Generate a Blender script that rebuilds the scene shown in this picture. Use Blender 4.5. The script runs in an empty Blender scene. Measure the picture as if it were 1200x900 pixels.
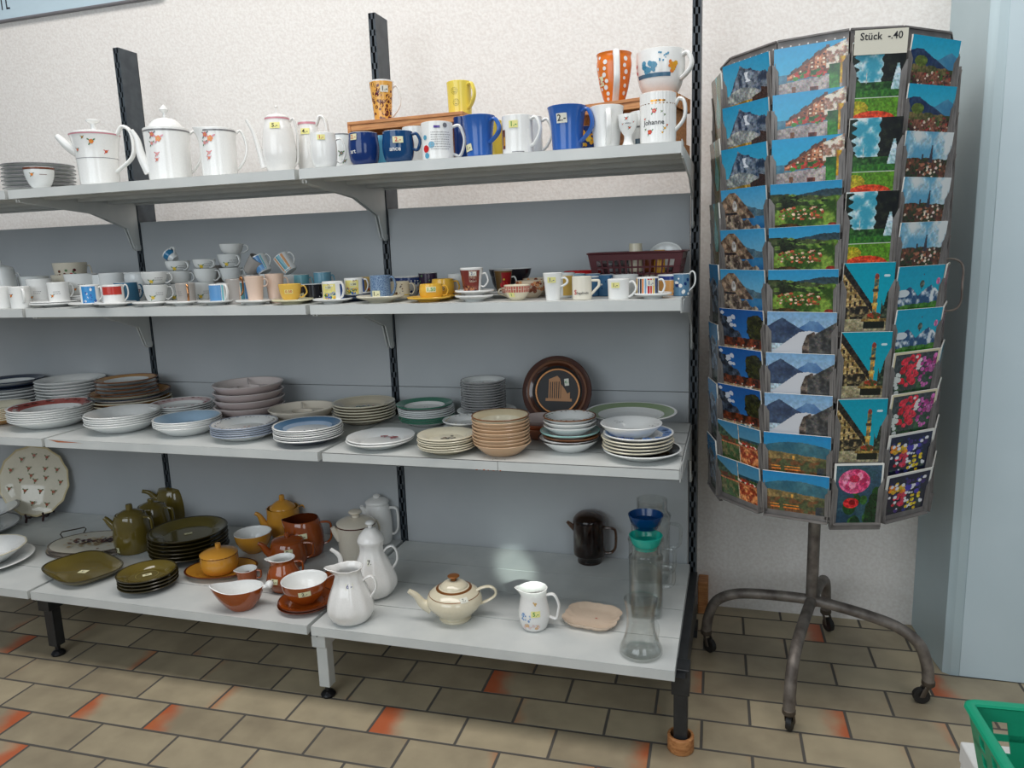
import bpy, math, random
import numpy as np
from mathutils import Vector, Matrix, Quaternion
from math import sin, cos, radians, pi, sqrt, atan2
random.seed(7)
SC = bpy.context.scene
COL = SC.collection

# ---------------------------------------------------------------- camera, sky, lights, exposure
CAM = (0.11515, -2.30893, 1.25672); YAW, PITCH, ROLL, FPX = 0.29195, -0.17628, -0.03460, 876.05
_f = np.array([-sin(YAW)*cos(PITCH), cos(YAW)*cos(PITCH), sin(PITCH)])
_r = np.cross(_f, [0, 0, 1]); _r /= np.linalg.norm(_r); _u = np.cross(_r, _f)
_R = cos(ROLL)*_r + sin(ROLL)*_u; _U = -sin(ROLL)*_r + cos(ROLL)*_u
cam = bpy.data.cameras.new('camera'); cam.sensor_width = 36; cam.lens = 36*FPX/1200; cam.clip_start = .02
co = bpy.data.objects.new('camera', cam); COL.objects.link(co); SC.camera = co
co.matrix_world = Matrix(((_R[0], _U[0], -_f[0], CAM[0]), (_R[1], _U[1], -_f[1], CAM[1]), (_R[2], _U[2], -_f[2], CAM[2]), (0, 0, 0, 1)))
w = bpy.data.worlds.new('world'); SC.world = w; w.use_nodes = True
w.node_tree.nodes['Background'].inputs[0].default_value = (.80, .90, 1, 1)
w.node_tree.nodes['Background'].inputs[1].default_value = .17
def area(name, loc, target, sx, sy, power, col):
    l = bpy.data.lights.new(name, 'AREA'); l.shape = 'RECTANGLE'; l.size = sx; l.size_y = sy; l.energy = power; l.color = col
    o = bpy.data.objects.new(name, l); COL.objects.link(o); o.location = loc
    o.rotation_euler = (Vector(target)-Vector(loc)).to_track_quat('-Z', 'Y').to_euler(); return o
area('ceiling_daylight', (-.7, -1.1, 3.25), (-.7, -.75, 0), 4.2, .8, 61, (1, .965, .93))
area('shop_window', (-1.5, -3.6, 1.95), (-1.0, 0, 1.3), 2.4, 1.7, 39, (.86, .94, 1))
area('shop_window', (1.5, -3.6, 1.8), (.3, 0, 1.2), 1.2, 1.6, 17, (.86, .94, 1))
sp = bpy.data.lights.new('glint_stand_in', 'SPOT'); sp.energy = 750; sp.spot_size = radians(2.3); sp.spot_blend = .8; sp.shadow_soft_size = .02; sp.color = (.86, 1, .93)   # added narrow spot, stands in for a sunbeam reflected onto the base shelf
spo = bpy.data.objects.new('glint_stand_in', sp); COL.objects.link(spo); spo.location = (.9, -3.4, 1.75); spo.rotation_euler = (Vector((-.545, -.15, .2531))-Vector((.9, -3.4, 1.75))).to_track_quat('-Z', 'Y').to_euler()
SC.cycles.transparent_max_bounces = 24
SC.view_settings.view_transform = 'Standard'; SC.view_settings.look = 'None'
SC.view_settings.gamma = 1; SC.view_settings.use_curve_mapping = False
SC.view_settings.exposure = 0.08

# ---------------------------------------------------------------- where a line of sight meets a shelf
C0 = np.array(CAM)
def ray(px, py): return _f + _R*(px-600)/FPX - _U*(py-450)/FPX
def at(px, py, z):
    d = ray(px, py); t = (z-C0[2])/d[2]; return C0+t*d
def X(px, y, z):
    k = (px-600)/FPX; n = _R-k*_f; return C0[0]-(n[1]*(y-C0[1])+n[2]*(z-C0[2]))/n[0]
def Z(py, x, y):
    k = (450-py)/FPX; n = _U-k*_f; return C0[2]-(n[0]*(x-C0[0])+n[1]*(y-C0[1]))/n[2]
def mp(x, y, z): return float(np.dot(np.array((x, y, z))-C0, _f))/FPX
def facing(x, y): return atan2(CAM[0]-x, -(CAM[1]-y))

ZT, ZM, ZP, ZB = 1.4886, 1.1306, .7153, .2531
DF, DB = .508, .6355            # shelf depths
WY = .2404                      # wall behind the shelving

# ---------------------------------------------------------------- materials
def lin(c):
    return tuple(((v/12.92) if v <= .04045 else ((v+.055)/1.055)**2.4) for v in c)
def rgb(r, g, b): return (*lin((r/255, g/255, b/255)), 1)
_M = {}
def glaze(r, g, b, rough=.18, metal=0, coat=0, bump=0):
    key = (r, g, b, rough, metal, coat, bump)
    if key in _M: return _M[key]
    m = bpy.data.materials.new('glaze_%02x%02x%02x' % (r, g, b)); m.use_nodes = True
    nt = m.node_tree; p = nt.nodes['Principled BSDF']; c = rgb(r, g, b)
    nz = nt.nodes.new('ShaderNodeTexNoise'); nz.inputs['Scale'].default_value = 30; nz.inputs['Detail'].default_value = 3
    mr = nt.nodes.new('ShaderNodeMapRange'); mr.inputs[3].default_value = .93; mr.inputs[4].default_value = 1.05
    mx = nt.nodes.new('ShaderNodeMix'); mx.data_type = 'RGBA'; mx.blend_type = 'MULTIPLY'; mx.inputs[0].default_value = 1
    mx.inputs[6].default_value = c
    nt.links.new(nz.outputs[0], mr.inputs[0]); nt.links.new(mr.outputs[0], mx.inputs[7]); nt.links.new(mx.outputs[2], p.inputs['Base Color'])
    p.inputs['Roughness'].default_value = rough; p.inputs['Metallic'].default_value = metal
    if coat: p.inputs['Coat Weight'].default_value = coat
    if bump:
        n2 = nt.nodes.new('ShaderNodeTexNoise'); n2.inputs['Scale'].default_value = 140
        b_ = nt.nodes.new('ShaderNodeBump'); b_.inputs['Strength'].default_value = bump; b_.inputs['Distance'].default_value = .002
        nt.links.new(n2.outputs[0], b_.inputs['Height']); nt.links.new(b_.outputs[0], p.inputs['Normal'])
    _M[key] = m; return m
def glass(name, col, rough=.0):
    m = bpy.data.materials.new(name); m.use_nodes = True; p = m.node_tree.nodes['Principled BSDF']
    nt = m.node_tree; out = nt.nodes['Material Output']; nt.nodes.remove(p)       # thin-walled glass: clear or tinted, with a Fresnel gloss
    t = nt.nodes.new('ShaderNodeBsdfTransparent'); t.inputs[0].default_value = (*col, 1)
    g = nt.nodes.new('ShaderNodeBsdfGlossy'); g.inputs['Roughness'].default_value = .02
    f = nt.nodes.new('ShaderNodeLayerWeight'); f.inputs['Blend'].default_value = .32
    r = nt.nodes.new('ShaderNodeMapRange'); r.inputs[3].default_value = .035; r.inputs[4].default_value = .9; nt.links.new(f.outputs['Facing'], r.inputs[0])
    pw = nt.nodes.new('ShaderNodeMath'); pw.operation = 'POWER'; pw.inputs[1].default_value = 1.7; nt.links.new(f.outputs['Facing'], pw.inputs[0]); nt.links.new(pw.outputs[0], r.inputs[0])
    x = nt.nodes.new('ShaderNodeMixShader'); nt.links.new(r.outputs[0], x.inputs[0]); nt.links.new(t.outputs[0], x.inputs[1]); nt.links.new(g.outputs[0], x.inputs[2]); nt.links.new(x.outputs[0], out.inputs[0])
    return m
def noise_mat(name, c1, c2, scale, rough, bump, dist, detail=5, stretch=None, metal=0, ramp=(.35, .65)):
    m = bpy.data.materials.new(name); m.use_nodes = True; nt = m.node_tree; p = nt.nodes['Principled BSDF']
    tc = nt.nodes.new('ShaderNodeTexCoord'); mp_ = nt.nodes.new('ShaderNodeMapping'); nt.links.new(tc.outputs['Object'], mp_.inputs[0])
    if stretch: mp_.inputs['Scale'].default_value = stretch
    n = nt.nodes.new('ShaderNodeTexNoise'); n.inputs['Scale'].default_value = scale; n.inputs['Detail'].default_value = detail
    r = nt.nodes.new('ShaderNodeValToRGB'); r.color_ramp.elements[0].position = ramp[0]; r.color_ramp.elements[1].position = ramp[1]
    r.color_ramp.elements[0].color = rgb(*c1); r.color_ramp.elements[1].color = rgb(*c2)
    nt.links.new(mp_.outputs[0], n.inputs['Vector']); nt.links.new(n.outputs[0], r.inputs[0]); nt.links.new(r.outputs[0], p.inputs['Base Color'])
    p.inputs['Roughness'].default_value = rough; p.inputs['Metallic'].default_value = metal
    if bump:
        n2 = nt.nodes.new('ShaderNodeTexNoise'); n2.inputs['Scale'].default_value = scale*(1 if dist < .003 else 1); n2.inputs['Detail'].default_value = 6
        nt.links.new(mp_.outputs[0], n2.inputs['Vector'])
        b_ = nt.nodes.new('ShaderNodeBump'); b_.inputs['Strength'].default_value = bump; b_.inputs['Distance'].default_value = dist
        nt.links.new(n2.outputs[0], b_.inputs['Height']); nt.links.new(b_.outputs[0], p.inputs['Normal'])
    return m
PLASTER = noise_mat('rough_plaster', (228, 222, 216), (238, 234, 229), 105, .85, .42, .004)
SHELFPAINT = noise_mat('shelf_enamel', (196, 199, 197), (208, 210, 207), 9, .38, .06, .001)
PANEL = noise_mat('panel_enamel', (170, 174, 176), (177, 180, 182), 3, .45, .05, .001)
POST = noise_mat('post_enamel', (52, 59, 66), (66, 74, 80), 30, .42, .1, .001)
BLACKM = noise_mat('black_enamel', (30, 32, 34), (44, 46, 48), 30, .42, .1, .001)
WOOD = noise_mat('light_wood', (168, 106, 60), (206, 146, 92), 16, .55, .15, .001, stretch=(1, 9, 9))
RACKM = noise_mat('rack_steel', (112, 108, 106), (136, 132, 129), 22, .48, .05, .001, metal=.25)
TUBEM = noise_mat('worn_tube_steel', (92, 84, 78), (138, 130, 122), 26, .5, .3, .001, metal=.35)
PILM = noise_mat('pilaster_paint', (184, 202, 207), (190, 208, 213), 4, .5, .03, .001)
WHITE = glaze(232, 232, 228); CREAM = glaze(226, 216, 190); GLASS = glass('clear_glass', (.948, .954, .948))
GOLD = glaze(190, 130, 50, .25, 1); TAGP = glaze(222, 218, 178, .8); TAGY = glaze(232, 226, 150, .8); TAGW = glaze(226, 224, 210, .8)
INKK = glaze(25, 25, 32, .6); INKB = glaze(30, 45, 130, .6); INKR = glaze(200, 40, 35, .6); INKG = glaze(30, 140, 60, .6)
INK = {'k': INKK, 'b': INKB, 'r': INKR, 'g': INKG}
TAG = {'p': TAGP, 'y': TAGY, 'w': TAGW}

# ---------------------------------------------------------------- mesh helpers
def spl(pts, k=4):
    P = [np.array(p, float) for p in pts]
    if len(P) < 3: return [tuple(p) for p in P]
    out = []
    for i in range(len(P)-1):
        a = P[i-1] if i else 2*P[0]-P[1]; b = P[i]; c = P[i+1]; d = P[i+2] if i+2 < len(P) else 2*P[-1]-P[-2]
        for j in range(k):
            t = j/k; out.append(tuple(.5*((2*b)+(-a+c)*t+(2*a-5*b+4*c-d)*t*t+(-a+3*b-3*c+d)*t**3)))
    out.append(tuple(P[-1])); return out
class MB:
    def __init__(s): s.v = []; s.f = []; s.m = []; s.mats = []
    def mi(s, mat):
        if mat not in s.mats: s.mats.append(mat)
        return s.mats.index(mat)
    def face(s, idx, mat): s.f.append(tuple(idx)); s.m.append(s.mi(mat))
    def lathe(s, prof, mat, n=32, matf=None, deform=None, c=(0, 0, 0), a0=0):
        rings = []
        for (r, z) in prof:
            if r < 1e-6:
                p = (c[0], c[1], c[2]+z)
                if deform: p = deform(p[0], p[1], p[2], 0)
                s.v.append(p); rings.append([len(s.v)-1]*n)
            else:
                b = len(s.v)
                for j in range(n):
                    t = 2*pi*j/n+a0; p = (c[0]+r*sin(t), c[1]-r*cos(t), c[2]+z)
                    if deform: p = deform(p[0], p[1], p[2], t)
                    s.v.append(p)
                rings.append(list(range(b, b+n)))
        for i in range(len(rings)-1):
            A, B = rings[i], rings[i+1]
            for j in range(n):
                k = (j+1) % n; q = [A[j], A[k], B[k], B[j]]
                if A[j] == A[k]: q = [A[j], B[k], B[j]]
                elif B[j] == B[k]: q = [A[j], A[k], B[j]]
                s.face(q, matf(i, j, n) if matf else mat)
        return s
    def tube(s, pts, rad, mat, n=10, normal=None, w=None, cap=True):
        """sweep; rad one number or a list; w widens the section along normal"""
        P = [Vector(p) for p in pts]; N = len(P)
        rs = rad if isinstance(rad, (list, tuple)) else [rad]*N
        ws = (w if isinstance(w, (list, tuple)) else [w]*N) if w else rs
        T = [(P[min(i+1, N-1)]-P[max(i-1, 0)]).normalized() for i in range(N)]
        nn = Vector(normal).normalized() if normal else None
        if nn is None:
            a = Vector((0, 0, 1)) if abs(T[0].z) < .9 else Vector((1, 0, 0)); nn = T[0].cross(a).normalized()
        rings = []
        for i in range(N):
            if not normal:
                nn = (nn-T[i]*nn.dot(T[i])).normalized()
            b = nn.cross(T[i]).normalized(); base = len(s.v)
            for j in range(n):
                a = 2*pi*j/n; s.v.append(tuple(P[i]+nn*(cos(a)*ws[i])+b*(sin(a)*rs[i])))
            rings.append(list(range(base, base+n)))
        for i in range(N-1):
            for j in range(n):
                k = (j+1) % n; s.face((rings[i][j], rings[i][k], rings[i+1][k], rings[i+1][j]), mat)
        if cap: s.face(rings[0][::-1], mat); s.face(rings[-1], mat)
        return s
    def hexa(s, c8, mat):
        b = len(s.v); s.v += [tuple(c) for c in c8]
        for q in ((0, 3, 2, 1), (4, 5, 6, 7), (0, 1, 5, 4), (1, 2, 6, 5), (2, 3, 7, 6), (3, 0, 4, 7)): s.face([b+i for i in q], mat)
        return s
    def box(s, x0, x1, y0, y1, z0, z1, mat):
        return s.hexa([(x0, y0, z0), (x1, y0, z0), (x1, y1, z0), (x0, y1, z0), (x0, y0, z1), (x1, y0, z1), (x1, y1, z1), (x0, y1, z1)], mat)
    def prism(s, poly, lo, hi, axis, mat):
        """polygon in the plane across axis, extruded from lo to hi"""
        def p3(a, b, h): return {'x': (h, a, b), 'y': (a, h, b), 'z': (a, b, h)}[axis]
        b = len(s.v); n = len(poly)
        s.v += [p3(a, c, lo) for a, c in poly]+[p3(a, c, hi) for a, c in poly]
        s.face([b+i for i in range(n)][::-1], mat); s.face([b+n+i for i in range(n)], mat)
        for i in range(n): s.face((b+i, b+(i+1) % n, b+n+(i+1) % n, b+n+i), mat)
        return s
    def poly(s, pts, mat):
        b = len(s.v); s.v += [tuple(p) for p in pts]; s.face(range(b, b+len(pts)), mat); return s
    def xform(s, M, start=0):
        for i in range(start, len(s.v)): s.v[i] = tuple(M @ Vector(s.v[i]))
    def build(s, name, parent=None, sharp=35, bevel=0, kind=None, fix=True):
        me = bpy.data.meshes.new(name); me.from_pydata(s.v, [], s.f)
        for m in s.mats: me.materials.append(m)
        me.polygons.foreach_set('material_index', s.m); me.polygons.foreach_set('use_smooth', [True]*len(s.f))
        me.update(); me.set_sharp_from_angle(angle=radians(sharp))
        o = bpy.data.objects.new(name, me); COL.objects.link(o)
        if parent: o.parent = parent
        if bevel:
            b = o.modifiers.new('bevel', 'BEVEL'); b.width = bevel; b.segments = 2; b.limit_method = 'ANGLE'; b.harden_normals = False
        if kind: o['kind'] = kind
        return o
def tag(o, label, cat, group=None):
    o['label'] = label; o['category'] = cat
    if group: o['group'] = group
    return o
def thing(name, label, cat, loc=(0, 0, 0), rz=0, group=None, tilt=None):
    o = bpy.data.objects.new(name, None); COL.objects.link(o); o.location = loc; o.empty_display_size = .02
    if tilt:
        ax, ang = tilt; o.rotation_mode = 'QUATERNION'
        o.rotation_quaternion = Quaternion(Vector(ax), radians(ang)) @ Quaternion((0, 0, 1), rz)
    else: o.rotation_euler = (0, 0, rz)
    return tag(o, label, cat, group)
def copy_tree(o, parent=None):
    c = o.copy(); COL.objects.link(c)
    if parent: c.parent = parent
    for ch in list(o.children): copy_tree(ch, c)
    return c
_T = {}
def text_polys(s_, size):
    if (s_, size) in _T: return _T[(s_, size)]
    cu = bpy.data.curves.new('t', 'FONT'); cu.body = s_; cu.size = size; cu.align_x = 'CENTER'; cu.align_y = 'CENTER'; cu.resolution_u = 2
    cu.offset = size*.012
    o = bpy.data.objects.new('t', cu); me = bpy.data.meshes.new_from_object(o)
    out = [[(me.vertices[i].co.x, me.vertices[i].co.y) for i in p.vertices] for p in me.polygons]
    bpy.data.objects.remove(o); bpy.data.meshes.remove(me); bpy.data.curves.remove(cu)
    _T[(s_, size)] = out; return out

class Surf:
    """outer skin of a turned vessel: wraps flat decoration round it"""
    def __init__(s, prof, flat=0): s.p = sorted([(z, r) for r, z in prof if r > 1e-4]); s.flat = flat
    def r(s, z):
        p = s.p
        if z <= p[0][0]: return p[0][1]
        for (a, ra), (b, rb) in zip(p, p[1:]):
            if a <= z <= b: return ra+(rb-ra)*(z-a)/max(b-a, 1e-6)
        return p[-1][1]
    def pt(s, a0, u, z, eps=.0007):
        r = s.r(z); t = a0+u/max(r, .003); r += eps; return (r*sin(t), -r*cos(t), z)
    def patch(s, mb, a, zc, w_, h_, mat, eps=.0007, rot=0, nu=None, nv=3):
        nu = nu or max(2, int(w_/.004)); b = len(mb.v); cr, sr = cos(rot), sin(rot)
        for j in range(nv+1):
            for i in range(nu+1):
                u = w_*(i/nu-.5); v = h_*(j/nv-.5); mb.v.append(s.pt(a, u*cr-v*sr, zc+u*sr+v*cr, eps))
        for j in range(nv):
            for i in range(nu):
                q = b+j*(nu+1)+i; mb.face((q, q+1, q+nu+2, q+nu+1), mat)
    def polys(s, mb, a, zc, pl, mat, eps=.0009, rot=0):
        cr, sr = cos(rot), sin(rot)
        for P in pl: mb.poly([s.pt(a, u*cr-v*sr, zc+u*sr+v*cr, eps) for u, v in P], mat)
    def blob(s, mb, a, z, r, mat, u0=0, eps=.0008, n=8, sx=1, sy=1, rot=0):
        cr, sr = cos(rot), sin(rot); pts = []
        for k in range(n):
            x = r*cos(2*pi*k/n)*sx; y = r*sin(2*pi*k/n)*sy; pts.append(s.pt(a, u0+x*cr-y*sr, z+x*sr+y*cr, eps))
        mb.poly(pts, mat)
    def ring(s, mb, z0, z1, mat, eps=.0006, n=40):
        b = len(mb.v)
        for z in (z0, z1):
            for j in range(n): mb.v.append(s.pt(2*pi*j/n, 0, z, eps))
        for j in range(n): k = (j+1) % n; mb.face((b+j, b+k, b+n+k, b+n+j), mat)
def D(a): return radians(a)
def decorate(mb, S, decor, rnd):
    for d in decor:
        k = d[0]
        if k == 'ring': S.ring(mb, d[1], d[2], d[3])
        elif k == 'rect': S.patch(mb, D(d[1]), d[2], d[3], d[4], d[5])
        elif k == 'text': S.polys(mb, D(d[3]), d[4], text_polys(d[1], d[2]), d[5], rot=d[6] if len(d) > 6 else 0)
        elif k == 'flower':                      # angle, z, size, petals, leaf
            a, z, r, pm, lm = d[1:6]; a = D(a)
            for t in (0.6, 2.5, 4.0): S.blob(mb, a, z+1.5*r*sin(t), r*.8, lm, 1.5*r*cos(t), .0006, sx=1, sy=.4, rot=t)
            for q in range(5): S.blob(mb, a, z+.62*r*sin(q*1.257), r*.5, pm, .62*r*cos(q*1.257), .0008)
            S.blob(mb, a, z, r*.3, glaze(214, 170, 60), 0, .0011)
        elif k == 'spots':                       # mats, count, rmin, rmax, a0,a1,z0,z1
            _, mats, n, r0, r1, a0, a1, z0, z1 = d
            for q in range(n):
                S.blob(mb, D(rnd.uniform(a0, a1)), rnd.uniform(z0, z1), rnd.uniform(r0, r1), rnd.choice(mats), 0, .0006+.00001*(q % 30), n=7, sx=rnd.uniform(.7, 1.3), rot=rnd.uniform(0, 3))
        elif k == 'stripes':                     # list of (a0,a1,mat), z0,z1
            for a0, a1, m_ in d[1]:
                zm = (d[2]+d[3])/2; r = S.r(zm)
                nu = max(1, int(abs(a1-a0)/6)); b = len(mb.v)
                for zz in np.linspace(d[2], d[3], 5):
                    for i in range(nu+1): mb.v.append(S.pt(D(a0+(a1-a0)*i/nu), 0, float(zz), .0006))
                for j in range(4):
                    for i in range(nu): q = b+j*(nu+1)+i; mb.face((q, q+1, q+nu+2, q+nu+1), m_)
        elif k == 'lines':                       # scribbled lines of print: angle, z top, n, width, mat
            _, a, z, n, w_, m_ = d
            for q in range(n):
                x = -w_/2
                while x < w_/2-.002:
                    l = rnd.uniform(.002, .006); S.patch(mb, D(a)+ (x+l/2)/S.r(z), z-q*.0058, l, .0013, m_, .0008, nv=1); x += l+.0013
        elif k == 'face':
            a, z, r, m_ = D(d[1]), d[2], d[3], d[4]
            for q in range(14): S.blob(mb, a, z+r*sin(q*.4488), r*.13, m_, r*cos(q*.4488), .0009, n=6)
            for q in (-.35, .35): S.blob(mb, a, z+r*.3, r*.14, m_, q*r, .0009)
            for q in range(5): S.blob(mb, a, z-r*.25-r*.2*cos((q-2)*.6), r*.12, m_, (q-2)*.2*r, .0009, n=6)
        elif k == 'disc': S.blob(mb, D(d[1]), d[2], d[3], d[4], 0, .0009, n=16)
def ear(z1, z2, r1, r2, out, th, t=.0035, w=.006, mat=WHITE, style='ear', drop=.0):
    """handle: leaves the wall at z1 (top) and comes back at z2"""
    hh = z1-z2
    if style == 'ear': pts = [(r1-.002, z1), (r1+out*.55, z1+hh*.06), (r1+out, z1-hh*.3), (r1+out*.85, z1-hh*.62), (r2+out*.35, z2+hh*.1), (r2-.002, z2)]
    elif style == 'round': pts = [(r1-.002, z1), (r1+out*.6, z1+hh*.04), (r1+out, z1-hh*.35), (r1+out*.95, z1-hh*.68), (r2+out*.55, z2-hh*.02), (r2-.002, z2+hh*.05)]
    elif style == 'high': pts = [(r1-.002, z1), (r1+out*.35, z1+hh*.22), (r1+out*.85, z1+hh*.1), (r1+out, z1-hh*.3), (r1+out*.75, z1-hh*.65), (r2-.002, z2)]
    elif style == 'square': pts = [(r1-.002, z1), (r1+out*.55, z1), (r1+out*.9, z1-hh*.06), (r1+out, z1-hh*.22), (r1+out, z1-hh*.5), (r1+out*.92, z1-hh*.78), (r1+out*.55, z2+hh*.04), (r2-.002, z2)]
    elif style == 'loop': pts = [(r1-.002, z1-.002), (r1+out*.3, z1+hh*.16), (r1+out*.7, z1+hh*.2), (r1+out*.97, z1-hh*.05), (r1+out*.95, z1-hh*.42), (r1+out*.6, z1-hh*.75), (r2-.002, z2)]
    elif style == 'angular': pts = [(r1-.002, z1), (r1+out*.8, z1), (r1+out, z1-hh*.05), (r1+out, z1-hh*.35), (r1+out*.9, z1-hh*.45), (r2-.002, z2)]
    p = spl(pts, 4); s_, c_ = sin(th), -cos(th)
    mb = MB(); mb.tube([(a*s_, a*c_, z) for a, z in p], t, mat, 10, normal=(c_, -s_, 0), w=w); return mb
def pull_lip(strength, th, z0, z1, width=.55):
    def f(x, y, z, t):
        if z <= z0: return (x, y, z)
        k = min(1, (z-z0)/(z1-z0)); d = (t-th+pi) % (2*pi)-pi
        g = math.exp(-(d/width)**2)*strength*k*k; return (x*(1)+sin(th)*g, y-cos(th)*g, z+g*.35*k)
    return f
P = {   # outlines, r/rmax and z/h
 'cyl': [(0, 0), (.88, 0), (.96, .02), (1, .08), (1, .5), (1, 1)],
 'mug': [(0, 0), (.86, 0), (.93, .03), (.95, .3), (.97, .7), (1, .95), (1.0, 1)],
 'taper': [(0, 0), (.66, 0), (.72, .03), (.80, .35), (.9, .7), (1, 1)],
 'flare': [(0, 0), (.70, 0), (.76, .04), (.78, .2), (.83, .6), (.93, .88), (1, 1)],
 'round': [(0, 0), (.62, 0), (.80, .08), (.95, .28), (1, .55), (.98, .8), (.98, 1)],
 'belly': [(0, 0), (.66, 0), (.86, .12), (.97, .35), (1, .6), (.95, .85), (.93, 1)],
 'teacup': [(0, 0), (.42, 0), (.44, .06), (.68, .16), (.88, .45), (.96, .75), (1, 1)],
 'bowl': [(0, 0), (.44, 0), (.5, .05), (.74, .28), (.92, .62), (1, 1)],
 'tulip': [(0, 0), (.5, 0), (.55, .04), (.8, .35), (.98, .75), (.95, .93), (1, 1)],
 'eggcup': [(0, 0), (.66, 0), (.68, .03), (.45, .2), (.4, .36), (.6, .46), (.86, .62), (.98, .85), (1, 1)],
 'jug': [(0, 0), (.66, 0), (.8, .08), (.98, .26), (1, .4), (.88, .62), (.72, .8), (.66, .9), (.72, 1)],
 'barrel': [(0, 0), (.84, 0), (.92, .04), (1, .28), (.98, .6), (.88, .88), (.80, 1)],
 'tall': [(0, 0), (.74, 0), (.8, .04), (.98, .3), (1, .45), (.9, .75), (.75, .92), (.72, 1)],
 'pear': [(0, 0), (.62, 0), (.82, .06), (1, .22), (.96, .38), (.7, .62), (.52, .8), (.5, .92), (.56, 1)],
 'pedestal': [(0, 0), (.56, 0), (.58, .05), (.5, .12), (.7, .22), (.95, .45), (1, .6), (.93, .78), (.7, .93), (.5, 1)],
 'cone': [(0, 0), (.9, 0), (.98, .03), (1, .12), (.93, .5), (.84, .85), (.78, 1)],
 'shallow': [(0, 0), (.5, 0), (.56, .08), (.9, .6), (1, 1)],
 'round_bowl': [(0, 0), (.42, 0), (.5, .03), (.82, .25), (.98, .6), (1, .85), (.99, 1)],
 'jugpear': [(0, 0), (.66, 0), (.84, .05), (1, .2), (.98, .34), (.82, .55), (.64, .74), (.55, .88), (.56, .94), (.64, 1)],
 'milk': [(0, 0), (.7, 0), (.84, .06), (.99, .26), (1, .42), (.9, .66), (.84, .84), (.9, 1)],
 'cola': [(0, 0), (.74, 0), (.88, .06), (.92, .3), (.96, .8), (1, 1)],
}
def vessel(name, label, cat, loc, w_, h_, shape='cyl', mat=WHITE, inner=None, rim=None, handle=None, spout=None, lid=None,
           tags=(), decor=(), lip=None, group=None, t=.0032, tilt=None, n=32, flutes=None, rz=None, extra=None, foot=None, hmat=None, hcol=None):
    x, y, z = loc; rz = facing(x, y) if rz is None else rz
    root = thing(name, label, cat, (x, y, z), rz, group, tilt); R_ = w_/2; t = min(t, R_*.12)
    inner = inner or mat; rim = rim or inner
    op = spl([(a*R_, b*h_) for a, b in P[shape]][1:], 4); op = [(max(a, .001), max(0, b)) for a, b in op]
    S = Surf(op); outer = [(0, 0)]+op
    ins = [(max(a-t, .0005), max(b, t*1.3)) for a, b in op if b > t][::-1]
    prof = outer+[(op[-1][0]-t*.5, h_+t*.3)]+ins+[(0, t*1.3)]
    k1, k2 = len(outer)-1, len(outer)+1
    def matf(i, j, n_): return mat if i < k1 else (rim if i < k2 else inner)
    df = None
    if lip: df = pull_lip(lip[0], D(lip[1]), h_*(lip[2] if len(lip) > 2 else .6), h_, lip[3] if len(lip) > 3 else .55)
    if flutes:
        fn, fa = flutes
        def df2(x_, y_, z_, a, df=df):
            k = 1+fa*abs(cos(fn*a/2))*min(1, z_/h_*6); x_, y_ = x_*k, y_*k
            return df(x_, y_, z_, a) if df else (x_, y_, z_)
        n = max(n, fn*4)
    mb = MB(); mb.lathe(prof, mat, n, matf, df2 if flutes else df)
    rnd = random.Random(hash(label) % 1000 if False else len(label)*7+int(w_*1e4))
    if decor: decorate(mb, S, decor, rnd)
    body = mb.build('body', root, 50)
    hm = hmat or mat
    if handle:
        hs = handle if isinstance(handle, list) else [handle]
        for hd in hs:
            ang, f1, f2, out = hd[:4]; st = hd[4] if len(hd) > 4 else 'ear'; tw = hd[5] if len(hd) > 5 else (.0032, .0048)
            o = ear(f1*h_, f2*h_, S.r(f1*h_), S.r(f2*h_), out, D(ang), tw[0], tw[1], hm, st).build('handle', root)
            if hcol: o['label'] = hcol
    if spout:      # angle, [(rho,z,rad)...] in units of R and h
        ang, pts = spout; s_, c_ = sin(D(ang)), -cos(D(ang)); q = spl([(a*R_, b*h_, c*R_) for a, b, c in pts], 4)
        sb = MB(); sb.tube([(a*s_, a*c_, b) for a, b, c in q], [c for a, b, c in q], mat, 12, normal=(c_, -s_, 0)); sb.build('spout', root)
    if lid:        # profile in units of R and h starting at the rim, knob profile
        lp, kp, lm = lid[:3]; lb = MB(); q = spl([(a*R_, h_+b*h_) for a, b in lp], 3); q = [(max(a, 0), b) for a, b in q]
        lb.lathe([(0, q[0][1]-.002)]+[(q[0][0], q[0][1]-.002)]+q, lm, 28); lo = lb.build('lid', root)
        if kp:
            km = lid[3] if len(lid) > 3 else lm; kb = MB(); q2 = spl([(a*R_, h_+b*h_) for a, b in kp], 3); q2 = [(max(a, 0), b) for a, b in q2]
            kb.lathe(q2, km, 16); kb.build('knob', lo)
    for tg in tags:   # text, ink, paper, angle, z fraction, w, h, rot
        s_, ink, pap, ang, zf, tw, th_ = tg[:7]; rot = D(tg[7]) if len(tg) > 7 else 0
        tb = MB(); S.patch(tb, D(ang), zf*h_, tw, th_, TAG[pap], .0016, rot); S.polys(tb, D(ang), zf*h_, text_polys(s_, th_*.95), INK[ink], .0021, rot)
        tb.build('price_tag', root)
    if extra: extra(root, S, R_, h_)
    return root
def put(px, y, z, wpx, pyt, **k):
    """stand it at depth y on the surface z: real width and height from its outline"""
    x = float(X(px, y, z+.03)); m = mp(x, y, z); return (x, y, z), wpx*m, float(Z(pyt, x, y))-z
def stand(px, pyb, z, wpx, pyt, rb=.6):
    """base front edge seen at px,pyb on the surface z"""
    p = at(px, pyb, z); m = mp(*p); R_ = wpx*m/2; y = float(p[1])+R_*rb; x = float(X(px, y, z+.04))
    h_ = float(Z(pyt, x, y+R_*.7))-z; return (x, y, z), 2*R_, h_
CURVES = None
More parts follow.
